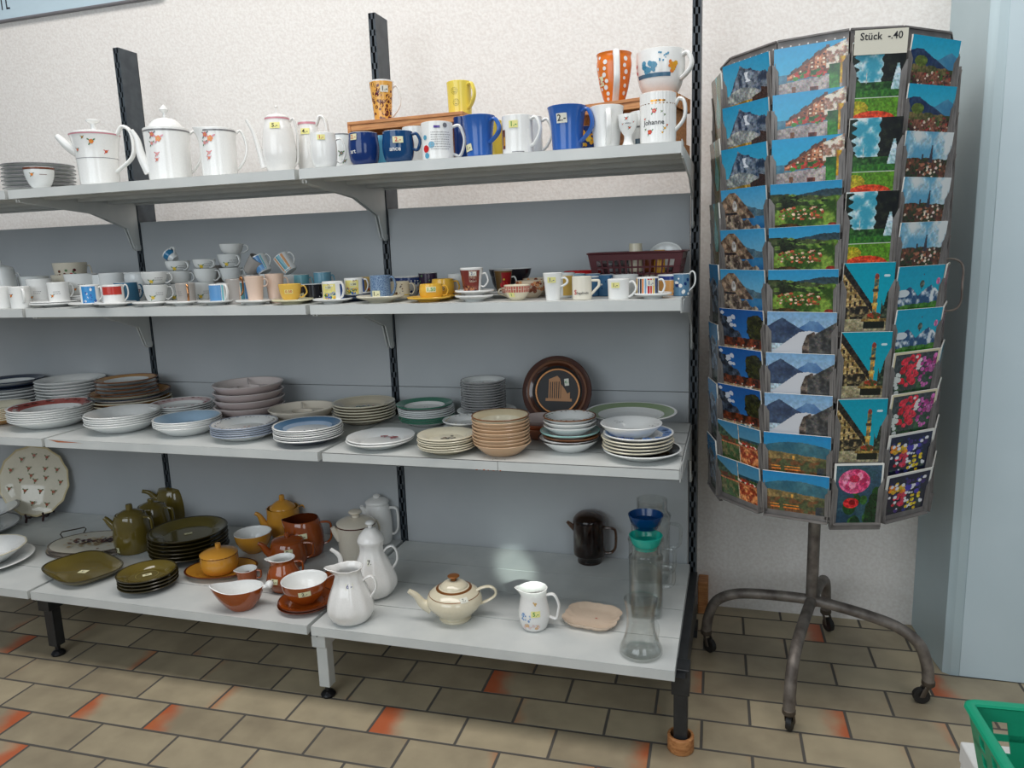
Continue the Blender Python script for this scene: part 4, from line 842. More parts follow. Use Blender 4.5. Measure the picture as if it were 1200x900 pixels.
def crate(name, label, xl, xr, y0, dep, ztop, rot, notch=False):
    cx = (xl+xr)/2; hw = (xr-xl)/2; o = thing(name, label, 'crate', (cx, y0, ZT), rot); H = ztop-ZT
    b = MB(); b.box(-hw, hw, -dep/2, dep/2, H-.009, H, WOOD); b.build('top_board', o, bevel=.001)
    for s_ in (-1, 1):
        b = MB(); b.box(*sorted((s_*hw, s_*(hw-.009))), -dep/2, dep/2, 0, H-.0092, WOOD); b.build('side_board', o, bevel=.001)
    b = MB(); b.box(-hw+.009, hw-.009, dep/2-.008, dep/2, .0, H-.0092, WOOD); b.box(-hw+.009, hw-.009, -dep/2+.002, -dep/2+.012, H-.026, H-.0092, WOOD); b.build('back_board', o, bevel=.001)
    if notch:
        b = MB()
        for k in range(7): b.box(hw, hw+.012, -dep/2+k*dep/7, -dep/2+(k+.65)*dep/7, H-.03, H+.004, WOOD)
        b.box(hw, hw+.009, -dep/2, dep/2, H-.03, H-.006, WOOD); b.build('comb_rail', o); b = MB(); b.box(hw, hw+.009, -dep/2, dep/2, 0, .03, WOOD); b.build('lower_rail', o)
    return o
ycr = -.24; zc = float(Z(137, X(480, ycr-.06, ZT+.1), ycr-.06))
crate('wooden_crate', 'small wooden crate standing on its side behind the navy and text mugs', float(X(424, ycr, ZT)), float(X(556, ycr, ZT)), ycr, .14, zc, radians(-1.5))
yc2 = -.20; zc2 = float(Z(116, X(720, yc2-.09, ZT+.1), yc2-.09))
crate('wooden_crate', 'wooden crate with notched side rail behind the ribbed name mug, right end', float(X(690, yc2, ZT)), -.030, yc2, .15, zc2, radians(-13), True)
L_, w_, h_ = put(449, ycr-.01, zc, 28, 96)
vessel('mug', 'leopard-spotted orange mug with white handle on the left crate', 'mug', L_, w_, h_, 'taper', W2, handle=(85, .85, .12, .018, 'ear', (.003, .005)), decor=[('stripes', [(-175, 62, glaze(230, 172, 84))], .001, h_*.97), ('spots', [BRN, MAR], 70, .0035, .0062, -95, 58, .006, h_*.93)], tags=[('1.-', 'k', 'w', 12, .78, .022, .018)])
L_, w_, h_ = put(539, ycr, zc, 29, 97)
SMK = glaze(130, 116, 40)
vessel('mug', 'yellow mug with little drawn faces on the right end of the left crate', 'mug', L_, w_, h_, 'mug', glaze(232, 210, 92), handle=(48, .88, .2, .02, 'ear', (.004, .007)), decor=[('face', -25, h_*.7, .0085, SMK), ('face', -18, h_*.36, .0085, SMK), ('face', 150, h_*.6, .008, SMK)]+[])
L_, w_, h_ = put(720, yc2-.0, zc2, 41, 64)
OR = glaze(228, 120, 40); fw = [('disc', a, h_*z, r, W2) for a, z, r in ((-55, .9, .004), (-30, .8, .006), (-34, .68, .005), (-38, .56, .006), (-30, .44, .005), (-36, .32, .006), (-30, .2, .005), (-34, .1, .004), (-62, .5, .005), (-60, .3, .004), (40, .85, .006), (36, .72, .005), (44, .6, .006), (38, .48, .004), (46, .34, .005), (48, .2, .005), (-66, .7, .004))]
vessel('mug', 'orange mug with white blossom pattern and white handle facing front, on the right crate', 'mug', L_, w_, h_, 'tulip', OR, inner=W2, hmat=W2, handle=(6, .92, .06, .02, 'ear', (.005, .0085)), decor=fw, tags=[('2.-', 'r', 'p', -55, .45, .018, .024)], hcol='white handle')
L_, w_, h_ = put(774, yc2-.005, zc2, 56, 62)
vessel('breakfast_cup', 'large white round cup with blue and orange leaf design on the right crate', 'cup', (L_[0], L_[1], zc2), w_, h_, 'round_bowl', W2, handle=(66, .88, .4, .022, 'ear', (.006, .009)),
       decor=[('stripes', [(-70, 25, glaze(70, 110, 136))], h_*.42, h_*.5)]+[('spots', [glaze(60, 130, 160), glaze(90, 150, 180)], 16, .004, .008, -45, -15, h_*.55, h_*.72), ('spots', [YOR, ORNG], 12, .004, .007, 22, 38, h_*.5, h_*.72), ('spots', [RED, W2], 5, .003, .005, -75, -62, h_*.5, h_*.75), ('spots', [glaze(90, 150, 180)], 9, .002, .003, -8, 20, h_*.72, h_*.92)])

# ---------------------------------------------------------------- cup shelf
def saucer(px, y, wpx, label, mat=W2, z=ZM, h_=.014, dec=None, group='saucers along the front of the cup shelf'):
    x = float(X(px, y, z+.01)); R_ = wpx*mp(x, y, z)/2
    o = plate_mesh(R_, h_, mat, mat, mat, mat, mat, well=.5).build('saucer'); o.location = (x, y, z); tag(o, label, 'saucer', group); return z+.0062, x
def cup(px, y, wpx, top, label, shape='cyl', mat=W2, z=ZM, h=None, name='coffee_cup', cat='cup', **k):
    L_, w_, h_ = put(px, y, z, wpx, top)
    if 'dec' in k:
        d = k.pop('dec'); k['decor'] = d(h_, w_)
    vessel(name, label, cat, L_, w_, h_, shape, mat, n=24, **k); return L_, w_, h_
F1, F2, F3 = -.445, -.36, -.27
H_ = lambda a=80, o=.016, st='ear', t=(.0022, .004): (a, .85, .25, o, st, t)
scr = lambda a=0: (lambda h, w: [('lines', a, h*.55, 2, .022, GREYD), ('flower', a-28, h*.35, .0035, ORNG, LEAF)])
cup(3, -.46, 24, 336, 'plain white mug at the far left front of the cup shelf', 'mug', name='espresso_cup')
cup(24, -.46, 22, 336, 'white mug with an orange dot, second from the left at the shelf front', 'mug', name='espresso_cup', handle=H_(15, .012), dec=lambda h, w: [('flower', -55, h*.6, .004, ORNG, BRN)])
cup(5, -.38, 30, 316, 'white round sugar bowl at the far left behind two mugs', 'belly', W3, name='sugar_bowl', cat='sugar bowl', handle=H_(85, .014), lid=([(.9, 0), (.8, .06), (.3, .12), (.1, .14)], [(0, .1), (.14, .14), (.14, .24), (0, .26)], W3), dec=lambda h, w: [('flower', 0, h*.3, .005, ORNG, LEAF)])
cup(42, -.30, 32, 324, 'white cup at the back left of the cup shelf', 'teacup', W3)
cup(48, -.38, 27, 327, 'white cup with sketched flowers, left of the cup on stacked saucers', 'mug', dec=scr(-15))
for q in range(2): saucer(66, -.42, 54, f"white saucer {('at the bottom','on top')[q]} of a pair left on the cup shelf", z=ZM+q*.006)
cup(69, -.43, 23, 331, 'white cup with sketched flowers standing on a pair of saucers', 'mug', z=ZM+.0135, handle=H_(88, .010), dec=scr(-10))
for q in range(4): saucer(96, -.34, 44, f"white saucer, {ORD[3-q] if q else 'lowest'} of four under the sketched cup", z=ZM+q*.0062, group='saucers under the flower-sketch cup')
cup(96, -.34, 35, 321, 'white cup with orange flower and sketch, on four saucers', 'teacup', z=ZM+.0255, handle=H_(85, .012, 'round'), dec=scr(0))
cup(84, -.26, 36, 308, 'cream cup with dark red roses at the back left, raised above the others', 'teacup', glaze(214, 205, 186), z=ZM+.052, handle=H_(80, .012, 'round'), dec=lambda h, w: [('spots', [MAR, RED, LEAF, BRN], 22, .003, .006, -60, 20, h*.35, h*.75)])
cup(84, -.26, 38, 322, 'plain cream cup supporting the rose cup at the back left', 'teacup', glaze(214, 205, 186), z=ZM)
z1, _x = saucer(104, -.455, 42, 'white saucer under the blue square cup')
cup(106, -.455, 21, 334, 'small white cup with bright blue square print', 'cyl', z=z1, handle=H_(62, .010), dec=lambda h, w: [('stripes', [(-52, 30, glaze(60, 140, 200))], h*.06, h*.94), ('spots', [W2, glaze(30, 80, 160)], 14, .002, .004, -45, 25, h*.15, h*.85)])
cup(121, -.31, 22, 322, 'grey-white cup behind the blue square cup', 'mug', W3)
cup(134, -.31, 28, 320, 'plain white cup behind the red-banded cup', 'mug', W2)
z1, _x = saucer(135, -.46, 46, 'white saucer under the red-banded cup')
cup(133, -.46, 23, 334, 'small white cup with a broad red band', 'cyl', z=z1, handle=(78, .85, .15, .012, 'high', (.002, .004)), dec=lambda h, w: [('stripes', [(-68, 48, glaze(190, 60, 50))], h*.52, h*.93)])
cup(149, -.37, 26, 331, 'turquoise blue cup behind the red-banded cup', 'cyl', glaze(60, 110, 140), handle=H_(75, .012), rim=W2)
cup(163, -.33, 28, 319, 'tall white cup with red letters TO, left of the floral pair', 'tulip', W3, dec=lambda h, w: [('text', 'TO', .016, 15, h*.4, MAR)])
z1, _x = saucer(179, -.455, 44, 'white saucer under the pair of floral cups')
gl = glaze(214, 216, 214, .06); fdec = lambda h, w: [('flower', -20, h*.35, .005, YEL, LEAF), ('lines', 18, h*.6, 2, .022, GREYD)]
L_, w_, h_ = cup(183, -.455, 27, 334, 'glossy white cup with faint yellow flower, lower of two stacked', 'teacup', gl, z=z1, handle=H_(82, .013, 'round'), dec=fdec)
cup(181, -.455, 29, 319, 'glossy white cup, upper of two stacked on the front saucer', 'teacup', gl, z=L_[2]+h_*.93, handle=H_(75, .012, 'round'), dec=fdec)
def cupstack(px, y, wpx, tops, label, mat=gl, **k):
    z = ZM; n = len(tops)
    for i, t_ in enumerate(tops[::-1]):
        L_, w_, h_ = put(px+(i % 2)*2-1, y, z, wpx, t_); h_ = max(h_, .028)
        wh = ['topmost', 'second-from-top', 'third-from-top', 'fourth-from-top'][n-1-i]
        vessel('coffee_cup', f"{wh} glossy white cup, {label}", 'cup', L_, w_, h_, 'teacup', mat, handle=H_(80-22*(i % 3), .013, 'round'), n=24, group='stacked glossy cups on the cup shelf', decor=fdec(h_, w_) if i % 2 == 0 else [])
        z = L_[2]+h_*.92
    return z, L_
zt, L_ = cupstack(209, -.37, 28, (306, 318, 333), 'stack of three right of the left upright')
q = thing('espresso_cup', 'tiny white cup with blue pattern tipped over on the stack of three', 'cup', (L_[0]-.006, L_[1], zt+.007), 0, None, ((0, 1, 0), -52))
b = MB(); R_ = .019; b.lathe([(0, 0), (.012, 0), (.016, .01), (.019, .034), (.0175, .034), (.0145, .01), (0, .003)], gl, 24); Sx = Surf([(.012, 0), (.016, .01), (.019, .034)]); Sx.ring(b, .014, .03, glaze(40, 110, 150)); b.build('body', q); ear(.028, .01, .018, .014, .012, D(80), .002, .0035, gl).build('handle', q)
z1, _x = saucer(215, -.455, 38, 'white saucer under the pearl grey cup with gold handle')
lus = glaze(176, 170, 164, .12, .15); GH = glaze(196, 140, 96, .15, 1)
cup(218, -.455, 22, 332, 'pearl grey cup with gold handle facing front', 'mug', lus, z=z1, handle=(8, .9, .1, .012, 'round', (.002, .003)), hmat=GH, hcol='gold handle', dec=lambda h, w: [('lines', -40, h*.6, 3, .016, GREYD)])
cupstack(240, -.37, 26, (304, 315, 331), 'stack of three behind the gold-handled cup')
cup(257, -.28, 24, 311, 'pale grey cup at the back between two stacks', 'teacup', lus, z=ZM+.03)
cup(257, -.28, 25, 331, 'pale grey cup carrying another at the back between two stacks', 'teacup', lus)
z1, _x = saucer(254, -.45, 43, 'white saucer under the blue and orange striped cup', gl)
STR = [glaze(96, 150, 200), glaze(224, 226, 220), glaze(220, 160, 110), glaze(120, 190, 200)]
cup(257, -.45, 22, 333, 'small white cup with blue block and orange stripe, on a saucer', 'cyl', z=z1, handle=(35, .9, .15, .011, 'ear', (.002, .004)), dec=lambda h, w: [('stripes', [(-80, 10, STR[0]), (14, 24, STR[3]), (72, 84, STR[2])], h*.04, h*.96)])
zt, L_ = cupstack(270, -.33, 27, (286, 298, 314, 331), 'tall stack of four near the middle')
cup(277, -.42, 22, 327, 'pearl grey cup with gold handle in front of the tall stack', 'mug', lus, handle=(30, .95, .3, .012, 'high', (.002, .003)), hmat=GH, hcol='gold handle')
cup(284, -.41, 20, 330, 'cup striped teal and orange behind the cream tall mug', 'cyl', W2, dec=lambda h, w: [('stripes', [(-60, -40, STR[3]), (-36, -14, STR[2]), (-10, 14, glaze(70, 130, 140)), (16, 40, STR[0])], h*.04, h*.96)])
z1, _x = saucer(299, -.455, 44, 'white saucer under the cream tall mug')
PCH = glaze(226, 200, 182, .2)
cup(299, -.455, 22, 324, 'cream pink tall mug on a saucer, left of a similar mug', 'taper', PCH, z=z1, handle=(78, .88, .62, .011, 'round', (.002, .004)))
cup(323, -.40, 22, 321, 'cream pink tall mug behind the yellow cup', 'taper', PCH, handle=(82, .85, .55, .011, 'round', (.002, .004)))
def tipped(px, y, py, wpx, hpx, ax, ang, label, mat, dec, hm=None):
    x = float(X(px, y, ZM)); z = float(Z(py, x, y)); m = mp(x, y, z); w_, h_ = wpx*m, hpx*m
    o = thing('espresso_cup', label, 'cup', (x, y, z), facing(x, y), 'tipped cups on the cup shelf', (ax, ang)); S = Surf([(w_*.38, 0), (w_*.43, h_*.1), (w_*.5, h_)]); b = MB()
    b.lathe([(0, 0), (w_*.38, 0), (w_*.43, h_*.1), (w_*.5, h_), (w_*.46, h_), (w_*.4, h_*.12), (0, h_*.08)], mat, 24); decorate(b, S, dec(h_, w_), random.Random(3)); b.build('body', o)
    ear(h_*.85, h_*.25, w_*.47, w_*.43, .011, D(70), .002, .0035, hm or mat).build('handle', o)
cup(297, -.33, 28, 322, 'pale cup lying under tipped cups behind the cream mugs', 'mug', lus)
cup(318, -.31, 26, 321, 'white cup under the tipped blue cup', 'mug', W3)
tipped(296, -.33, 319, 20, 20, (0, 1, 0), 40, 'pearl grey cup tipped over behind the cream tall mug', lus, lambda h, w: [], GH)
tipped(314, -.32, 319, 20, 20, (0, 1, 0), -28, 'white cup with blue block tipped over behind the cream mugs', W3, lambda h, w: [('stripes', [(-80, 10, STR[0]), (14, 24, STR[3])], h*.06, h*.94)])
cup(340, -.30, 24, 322, 'white cup supporting the striped tipped cup', 'mug', W3)
tipped(344, -.31, 318, 19, 22, (0, 1, 0), -35, 'cup with teal and orange stripes tipped over on a white cup', W3, lambda h, w: [('stripes', [(-60, -45, STR[2]), (-38, -8, glaze(80, 150, 165)), (-2, 14, STR[2])], h*.04, h*.96)])
cup(353, -.29, 20, 322, 'small cup with turquoise scene at the back, left of the tagged light blue cup', 'cyl', glaze(120, 180, 190), handle=H_(80, .011), rim=W2, dec=lambda h, w: [('disc', -10, h*.4, .006, CREAM)])
z1, _x = saucer(343, -.455, 48, 'cream yellow saucer under the yellow cup', glaze(230, 224, 190))
cup(340, -.455, 26, 333, 'yellow cup with red handwritten price on a pale saucer', 'teacup', glaze(228, 186, 84), z=z1, handle=H_(85, .014, 'round'), tags=[('0.50', 'r', 'y', -8, .6, .022, .011)])
cup(366, -.36, 30, 333, 'black bowl with white inside and price tag behind the yellow cup', 'cyl', glaze(30, 30, 38), inner=W2, name='bowl', cat='bowl', dec=lambda h, w: [('disc', 40, h*.5, .0015, W2), ('disc', 30, h*.3, .0015, W2), ('disc', 44, h*.25, .0015, W2)], tags=[('1', 'k', 'p', -50, .35, .02, .016, 20)])
cup(379, -.28, 20, 319, 'small light blue cup with price tag at the back above the black bowl', 'cyl', glaze(110, 160, 180), rim=W2, handle=H_(82, .010), tags=[('1.-', 'k', 'p', -18, .45, .014, .010)], z=ZM+.0)
PT_ = lambda a: (lambda h, w: [('stripes', [(a-60, a+22, glaze(226, 214, 130)), (a-60, a-50, BLUE)], h*.06, h*.9), ('stripes', [(a-42, a+12, glaze(60, 110, 160))], h*.3, h*.45), ('spots', [BLUE, glaze(70, 110, 50), YOR, glaze(60, 100, 70)], 22, .002, .0045, a-45, a+15, h*.1, h*.45), ('spots', [BRN, W2], 5, .0015, .0025, a-30, a+10, h*.8, h*.9), ('stripes', [(a+52, a+95, BLUE)], h*.05, h*.95)])
z1, _x = saucer(390, -.455, 46, 'white saucer under the left yellow landscape mug')
cup(390, -.455, 24, 330, 'white mug with yellow and blue landscape print, left of two alike', 'cyl', z=z1, handle=(48, .88, .15, .011, 'ear', (.002, .0045)), dec=PT_(-8), tags=[('1.50', 'k', 'p', -25, .72, .017, .009)])
for q in range(3): saucer(418, -.37, 42, f"dark blue-rimmed saucer, {('lowest','middle','topmost')[q]} of three under the right landscape mug", glaze(70, 84, 112) if q < 2 else W2, z=ZM+q*.0062, group='saucers under the right landscape mug')
cup(415, -.40, 23, 326, 'white mug with yellow and blue landscape print, right of two alike', 'cyl', z=ZM+.0196, handle=(75, .88, .1, .012, 'ear', (.002, .0045)), dec=PT_(2), tags=[('1.50', 'k', 'p', -6, .66, .017, .009)])
cup(431, -.33, 26, 325, 'mug with orange and brown landscape behind the speckled blue mug', 'cyl', glaze(214, 180, 110), dec=lambda h, w: [('spots', [BRN, BLUE, RED], 26, .002, .005, -70, 70, h*.1, h*.9)])
z1, _x = saucer(446, -.445, 56, 'cream deep saucer under the speckled blue mug', glaze(222, 216, 196), h_=.019)
cup(446, -.445, 24, 323, 'speckled slate blue straight mug with price tag on a cream saucer', 'cyl', noise_mat('speckled_glaze', (60, 90, 130), (136, 160, 184), 420, .3, 0, .001, detail=2), z=z1+.003, handle=(72, .88, .12, .014, 'ear', (.003, .005)), tags=[('1.-', 'k', 'p', -28, .24, .022, .017)])
cup(469, -.37, 22, 330, 'cream cup with dark drawing behind the speckled mug', 'mug', CREAM, handle=H_(82, .014, 'round'), dec=lambda h, w: [('spots', [BRN, GREYD], 12, .001, .003, -50, 20, h*.3, h*.9), ('ring', h*.18, h*.24, YEL)], z=ZM+.006)
cup(478, -.29, 34, 324, 'white breakfast cup with navy border and leaf print at the back', 'tulip', W2, handle=H_(80, .014), dec=lambda h, w: [('ring', h*.72, h*.96, glaze(34, 56, 110)), ('spots', [glaze(34, 56, 110), YOR], 16, .002, .005, -70, 70, h*.2, h*.7)])
cup(502, -.28, 22, 320, 'dark purple patterned cup at the back behind the yellow cups', 'cyl', glaze(54, 40, 62), rim=W2, dec=lambda h, w: [('spots', [W2, LEAF, PINKL], 10, .002, .004, -60, 60, h*.2, h*.9)])
YC = glaze(228, 180, 66, .15)
z1, _x = saucer(503, -.445, 52, 'bright yellow saucer under the front yellow cup', YC)
cup(505, -.445, 28, 333, 'bright yellow cup with price tag on its own yellow saucer', 'belly', YC, z=z1, handle=H_(82, .015, 'round'), tags=[('1.50', 'g', 'p', 0, .68, .025, .014)])
cup(519, -.36, 27, 327, 'bright yellow cup behind the one on the yellow saucer', 'belly', YC, z=ZM+.006, handle=H_(82, .015, 'round'), tags=[('1.50', 'k', 'p', -10, .5, .014, .012)])
saucer(521, -.36, 40, 'bright yellow saucer under the rear yellow cup', YC)
cup(536, -.31, 22, 321, 'plain white cup between the yellow cups and the coffee bean mug', 'mug', W3)
z1, _x = saucer(556, -.455, 46, 'white saucer, lower of two under the coffee bean mug', W2, h_=.017)
z1, _x = saucer(556, -.445, 46, 'white saucer, upper of two under the coffee bean mug', W2, z=ZM+.015, h_=.014)
cup(553, -.44, 27, 314, 'white tall cup with dark red coffee bean print on two saucers', 'taper', W2, z=ZM+.0212, handle=(85, .75, .25, .014, 'round', (.0025, .005)), dec=lambda h, w: [('stripes', [(-95, 45, glaze(120, 52, 44))], h*.05, h*.92), ('spots', [glaze(60, 24, 20), BRN, glaze(170, 110, 70)], 26, .003, .005, -70, 40, h*.06, h*.36), ('stripes', [(-14, 26, CREAM)], h*.42, h*.9), ('text', 'PIA', .011, 6, h*.52, MAR)], tags=[('2.-', 'b', 'w', 6, .78, .018, .011)])
cup(590, -.33, 22, 317, 'dark cup with red apple print behind the stacked saucers', 'taper', glaze(110, 84, 50), inner=W2, hmat=W2, z=ZM+.012, handle=(82, .7, .3, .012, 'round', (.0022, .004)), dec=lambda h, w: [('stripes', [(-12, 60, glaze(150, 26, 30))], h*.05, h*.92), ('disc', -6, h*.38, .007, glaze(214, 40, 44)), ('disc', 14, h*.4, .007, glaze(214, 40, 44)), ('disc', 4, h*.62, .0025, YEL)])
for q in range(2): saucer(590, -.33, 48, f"white saucer, {('lower','upper')[q]} of two under the apple print cup", z=ZM+q*.006, group='saucers under the apple cup')
cup(598, -.23, 50, 315, 'black shallow bowl at the back behind the apple print cup', 'shallow', glaze(40, 38, 44), name='bowl', cat='bowl', inner=W3, z=ZM+.024)
cup(598, -.23, 44, 324, 'black bowl supporting another at the back of the cup shelf', 'bowl', glaze(40, 38, 44), name='bowl', cat='bowl', inner=W3)
LAT = lambda h, w: [('ring', h*.55, h*.95, glaze(196, 110, 96))]+[('rect', a, h*z, .0012, .009, CREAM) for z in (.84, .66) for a in range(-90, 91, 12)]+[('rect', a+6, h*.75, .010, .0012, CREAM) for a in range(-90, 91, 24)]
cup(606, -.45, 31, 334, 'cream bowl with red lattice border at the shelf front', 'bowl', CREAM, name='bowl', cat='bowl', dec=LAT, tags=[('1', 'g', 'y', -30, .4, .015, .012)])
cup(601, -.37, 28, 337, 'red lattice bowl behind its twin, mostly hidden', 'bowl', CREAM, name='bowl', cat='bowl', dec=LAT, handle=H_(-80, .008))
BR_ = [glaze(176, 96, 56), glaze(120, 60, 40), glaze(210, 150, 100)]
cup(622, -.36, 36, 329, 'bowl with orange brown leaf pattern behind the lattice bowl', 'bowl', glaze(206, 190, 166), name='bowl', cat='bowl', dec=lambda h, w: [('spots', BR_, 60, .003, .006, -95, 95, h*.4, h*.97)])
cup(630, -.28, 34, 326, 'second bowl with orange brown leaf pattern farther back', 'bowl', glaze(206, 190, 166), name='bowl', cat='bowl', dec=lambda h, w: [('spots', BR_, 60, .003, .006, -95, 95, h*.4, h*.97)])
cup(648, -.46, 23, 320, 'tall plain white mug with handwritten price, right of the bowls', 'taper', W2, handle=(80, .8, .5, .014, 'ear', (.003, .005)), tags=[('1.-', 'b', 'y', -8, .76, .02, .014)], name='mug', cat='mug')
cup(662, -.36, 24, 320, 'mug with yellow duck-coloured print behind the tall white mug', 'cyl', W3, dec=lambda h, w: [('stripes', [(-10, 50, glaze(220, 180, 90))], h*.1, h*.9)], name='mug', cat='mug')
cup(675, -.34, 22, 321, 'light blue mug with white rim behind the espresso mug', 'cyl', glaze(120, 160, 180), rim=W2, dec=lambda h, w: [('spots', [YOR, BRN], 8, .002, .004, -50, 0, h*.3, h*.8)], name='mug', cat='mug')
def seg_(h, w): return [('text', 'Segafredo', .0078, 4, h*.30, INKK), ('text', 'S', .0165, -40, h*.33, glaze(190, 30, 40))]
cup(682, -.455, 23, 324, 'cream espresso mug with red and black lettering and angular handle', 'cyl', glaze(228, 222, 206), handle=(82, .82, .22, .018, 'angular', (.0035, .005)), dec=seg_, name='mug', cat='mug')
cup(695, -.33, 18, 321, 'blue mug with white band behind the espresso mug, left of two blue', 'cyl', glaze(60, 110, 150), rim=W2, name='mug', cat='mug', dec=lambda h, w: [('ring', h*.85, h*.93, W2)])
cup(711, -.33, 20, 322, 'blue patterned mug behind the white cup, right of two blue', 'cyl', glaze(60, 110, 150), rim=W2, name='mug', cat='mug', dec=lambda h, w: [('spots', [W2, NAVY], 12, .002, .004, -60, 60, h*.2, h*.8)])
cup(733, -.35, 30, 322, 'pale grey bowl behind the white cup with curved handle', 'bowl', W3, name='bowl', cat='bowl')
cup(725, -.455, 26, 327, 'white cup with curved handle and price sticker at the front right', 'mug', W2, handle=(78, .82, .1, .016, 'ear', (.003, .0045)), tags=[('1.-', 'k', 'y', -18, .72, .02, .013)])
z1, _x = saucer(765, -.445, 44, 'white saucer under the multicoloured striped mug')
SCOL = [glaze(200, 60, 40), glaze(226, 190, 60), glaze(30, 50, 110), glaze(60, 60, 66), glaze(226, 130, 50), glaze(120, 160, 190), glaze(180, 40, 50)]
cup(759, -.445, 26, 325, 'white mug with multicoloured vertical stripes on a saucer', 'cyl', W2, z=z1, handle=(78, .85, .2, .014, 'round', (.0025, .0045)), dec=lambda h, w: [('stripes', [(-85+i*14, -85+i*14+(8 if i % 3 else 11), SCOL[i % 7]) for i in range(11)], h*.05, h*.95)], tags=[('1.-', 'b', 'w', 14, .72, .016, .014)], name='mug', cat='mug')
cup(783, -.36, 25, 322, 'white mug with orange and navy print right of the striped mug', 'cyl', W2, handle=(75, .85, .2, .014, 'ear', (.0025, .0045)), dec=lambda h, w: [('stripes', [(-60, 30, glaze(220, 160, 90))], h*.05, h*.75), ('stripes', [(-60, 30, glaze(40, 60, 130))], h*.78, h*.95)], name='mug', cat='mug')
cup(798, -.37, 20, 321, 'blue and white mug with curled handle at the right end of the cup shelf', 'cyl', glaze(90, 130, 160), rim=W2, hmat=W2, handle=(80, .95, .2, .014, 'high', (.0022, .004)), dec=lambda h, w: [('spots', [W2, NAVY], 12, .002, .005, -60, 60, h*.1, h*.9)], name='mug', cat='mug')
yb_ = -.17; xb_ = float(X(683, yb_, ZM)); zb2 = float(Z(318, xb_, yb_-.03))
o = vessel('bowl', 'glossy red bowl in the back row behind the espresso mug', 'bowl', (xb_, -.17, ZM), 44*mp(xb_, yb_, ZM), zb2-ZM, 'shallow', RED)
# plastic basket of odds and ends
BM = glaze(92, 44, 48, .35)
def lattice_basket(name, label, loc, rz, wx, wy, hz, taper, mat, nx, ny, rows, z0f=.22, z1f=.78, rimw=.01, group=None, bar=.25):
    """open plastic basket: walls are real bars round real holes"""
    o = thing(name, label, 'basket', loc, rz, group); b = MB(); tk = .0022
    def P_(u, v, f):      # u,v in -1..1 on the outline, f height
        k = 1-taper*(1-f); return (u*wx/2*k, v*wy/2*k, f*hz)
    def wall(a, c, n):
        a, c = Vector(a+(0,)), Vector(c+(0,)); nrm = Vector((c.y-a.y, a.x-c.x, 0)).normalized()*tk
        def seg(s0, s1, f0, f1):
            q = []
            for f in (f0, f1):
                for s_ in (s0, s1):
                    u = a.lerp(c, s_); q.append(Vector(P_(u.x, u.y, f)))
            p0, p1, p2, p3 = q[0], q[1], q[3], q[2]
            b.hexa([p0, p1, p1+nrm, p0+nrm, p3, p2, p2+nrm, p3+nrm], mat)
        seg(0, 1, 0, z0f); seg(0, 1, z1f, 1)
        bw = bar/n
        for i in range(n+1):
            s0 = .06+.88*i/n-bw*.44; e0, e1 = (0, s0+bw) if i == 0 else ((s0, 1) if i == n else (s0, s0+bw)); seg(max(0, e0), min(1, e1), z0f, z1f)
        for k in range(1, rows):
            f = z0f+(z1f-z0f)*k/rows; seg(0, 1, f-.08*bar, f+.08*bar)
    wall((-1, -1), (1, -1), nx); wall((1, -1), (1, 1), ny); wall((1, 1), (-1, 1), nx); wall((-1, 1), (-1, -1), ny)
    k = 1-taper; b.box(-wx/2*k, wx/2*k, -wy/2*k, wy/2*k, 0, .003, mat); b.build('basket_body', o)
    r = MB(); c_ = .012; X_, Y_ = wx/2+.001, wy/2+.001
    loop = [(-X_, -Y_+c_), (-X_+c_*.3, -Y_+c_*.3), (-X_+c_, -Y_), (X_-c_, -Y_), (X_-c_*.3, -Y_+c_*.3), (X_, -Y_+c_), (X_, Y_-c_), (X_-c_*.3, Y_-c_*.3), (X_-c_, Y_), (-X_+c_, Y_), (-X_+c_*.3, Y_-c_*.3), (-X_, Y_-c_), (-X_, -Y_+c_)]
    r.tube([(x, y, hz) for x, y in loop], rimw*.28, mat, 8, w=rimw*.6); r.build('rim', o); return o
bx0, bx1 = float(X(697, -.16, ZM+.06)), float(X(807, -.16, ZM+.06)); bxc = (bx0+bx1)/2; bh = float(Z(296, bxc, -.25))-ZM
lattice_basket('plastic_basket', 'brown lattice plastic basket full of small crockery at the right end of the cup shelf', (bxc-.006, -.15, ZM), 0, bx1-bx0-.01, .20, bh, .16, BM, 13, 8, 3, .3, .82, .012)
zb0 = ZM+.004
vessel('small_dish', 'white round dish leaning in the right end of the brown basket', 'dish', (bxc+.066, -.125, zb0+.082), .095, .022, 'shallow', W3, tilt=((1, 0, 0), 48))
vessel('small_jar', 'white lidded jar standing upright in the brown basket', 'jar', (bxc-.012, -.18, zb0+.052), .036, .078, 'cyl', CREAM, decor=[('ring', .04, .042, GREYD)])
vessel('small_jar', 'amber brown round pot in the middle of the brown basket', 'jar', (bxc+.030, -.165, zb0+.05), .05, .058, 'belly', glaze(130, 70, 40))
vessel('small_jar', 'mustard yellow pot beside the leaning dish in the brown basket', 'jar', (bxc+.056, -.205, zb0+.048), .030, .062, 'cyl', YOR)
vessel('small_dish', 'white oval saucer dish at the left inside the brown basket', 'dish', (bxc-.095, -.16, zb0+.078), .075, .02, 'shallow', W3)
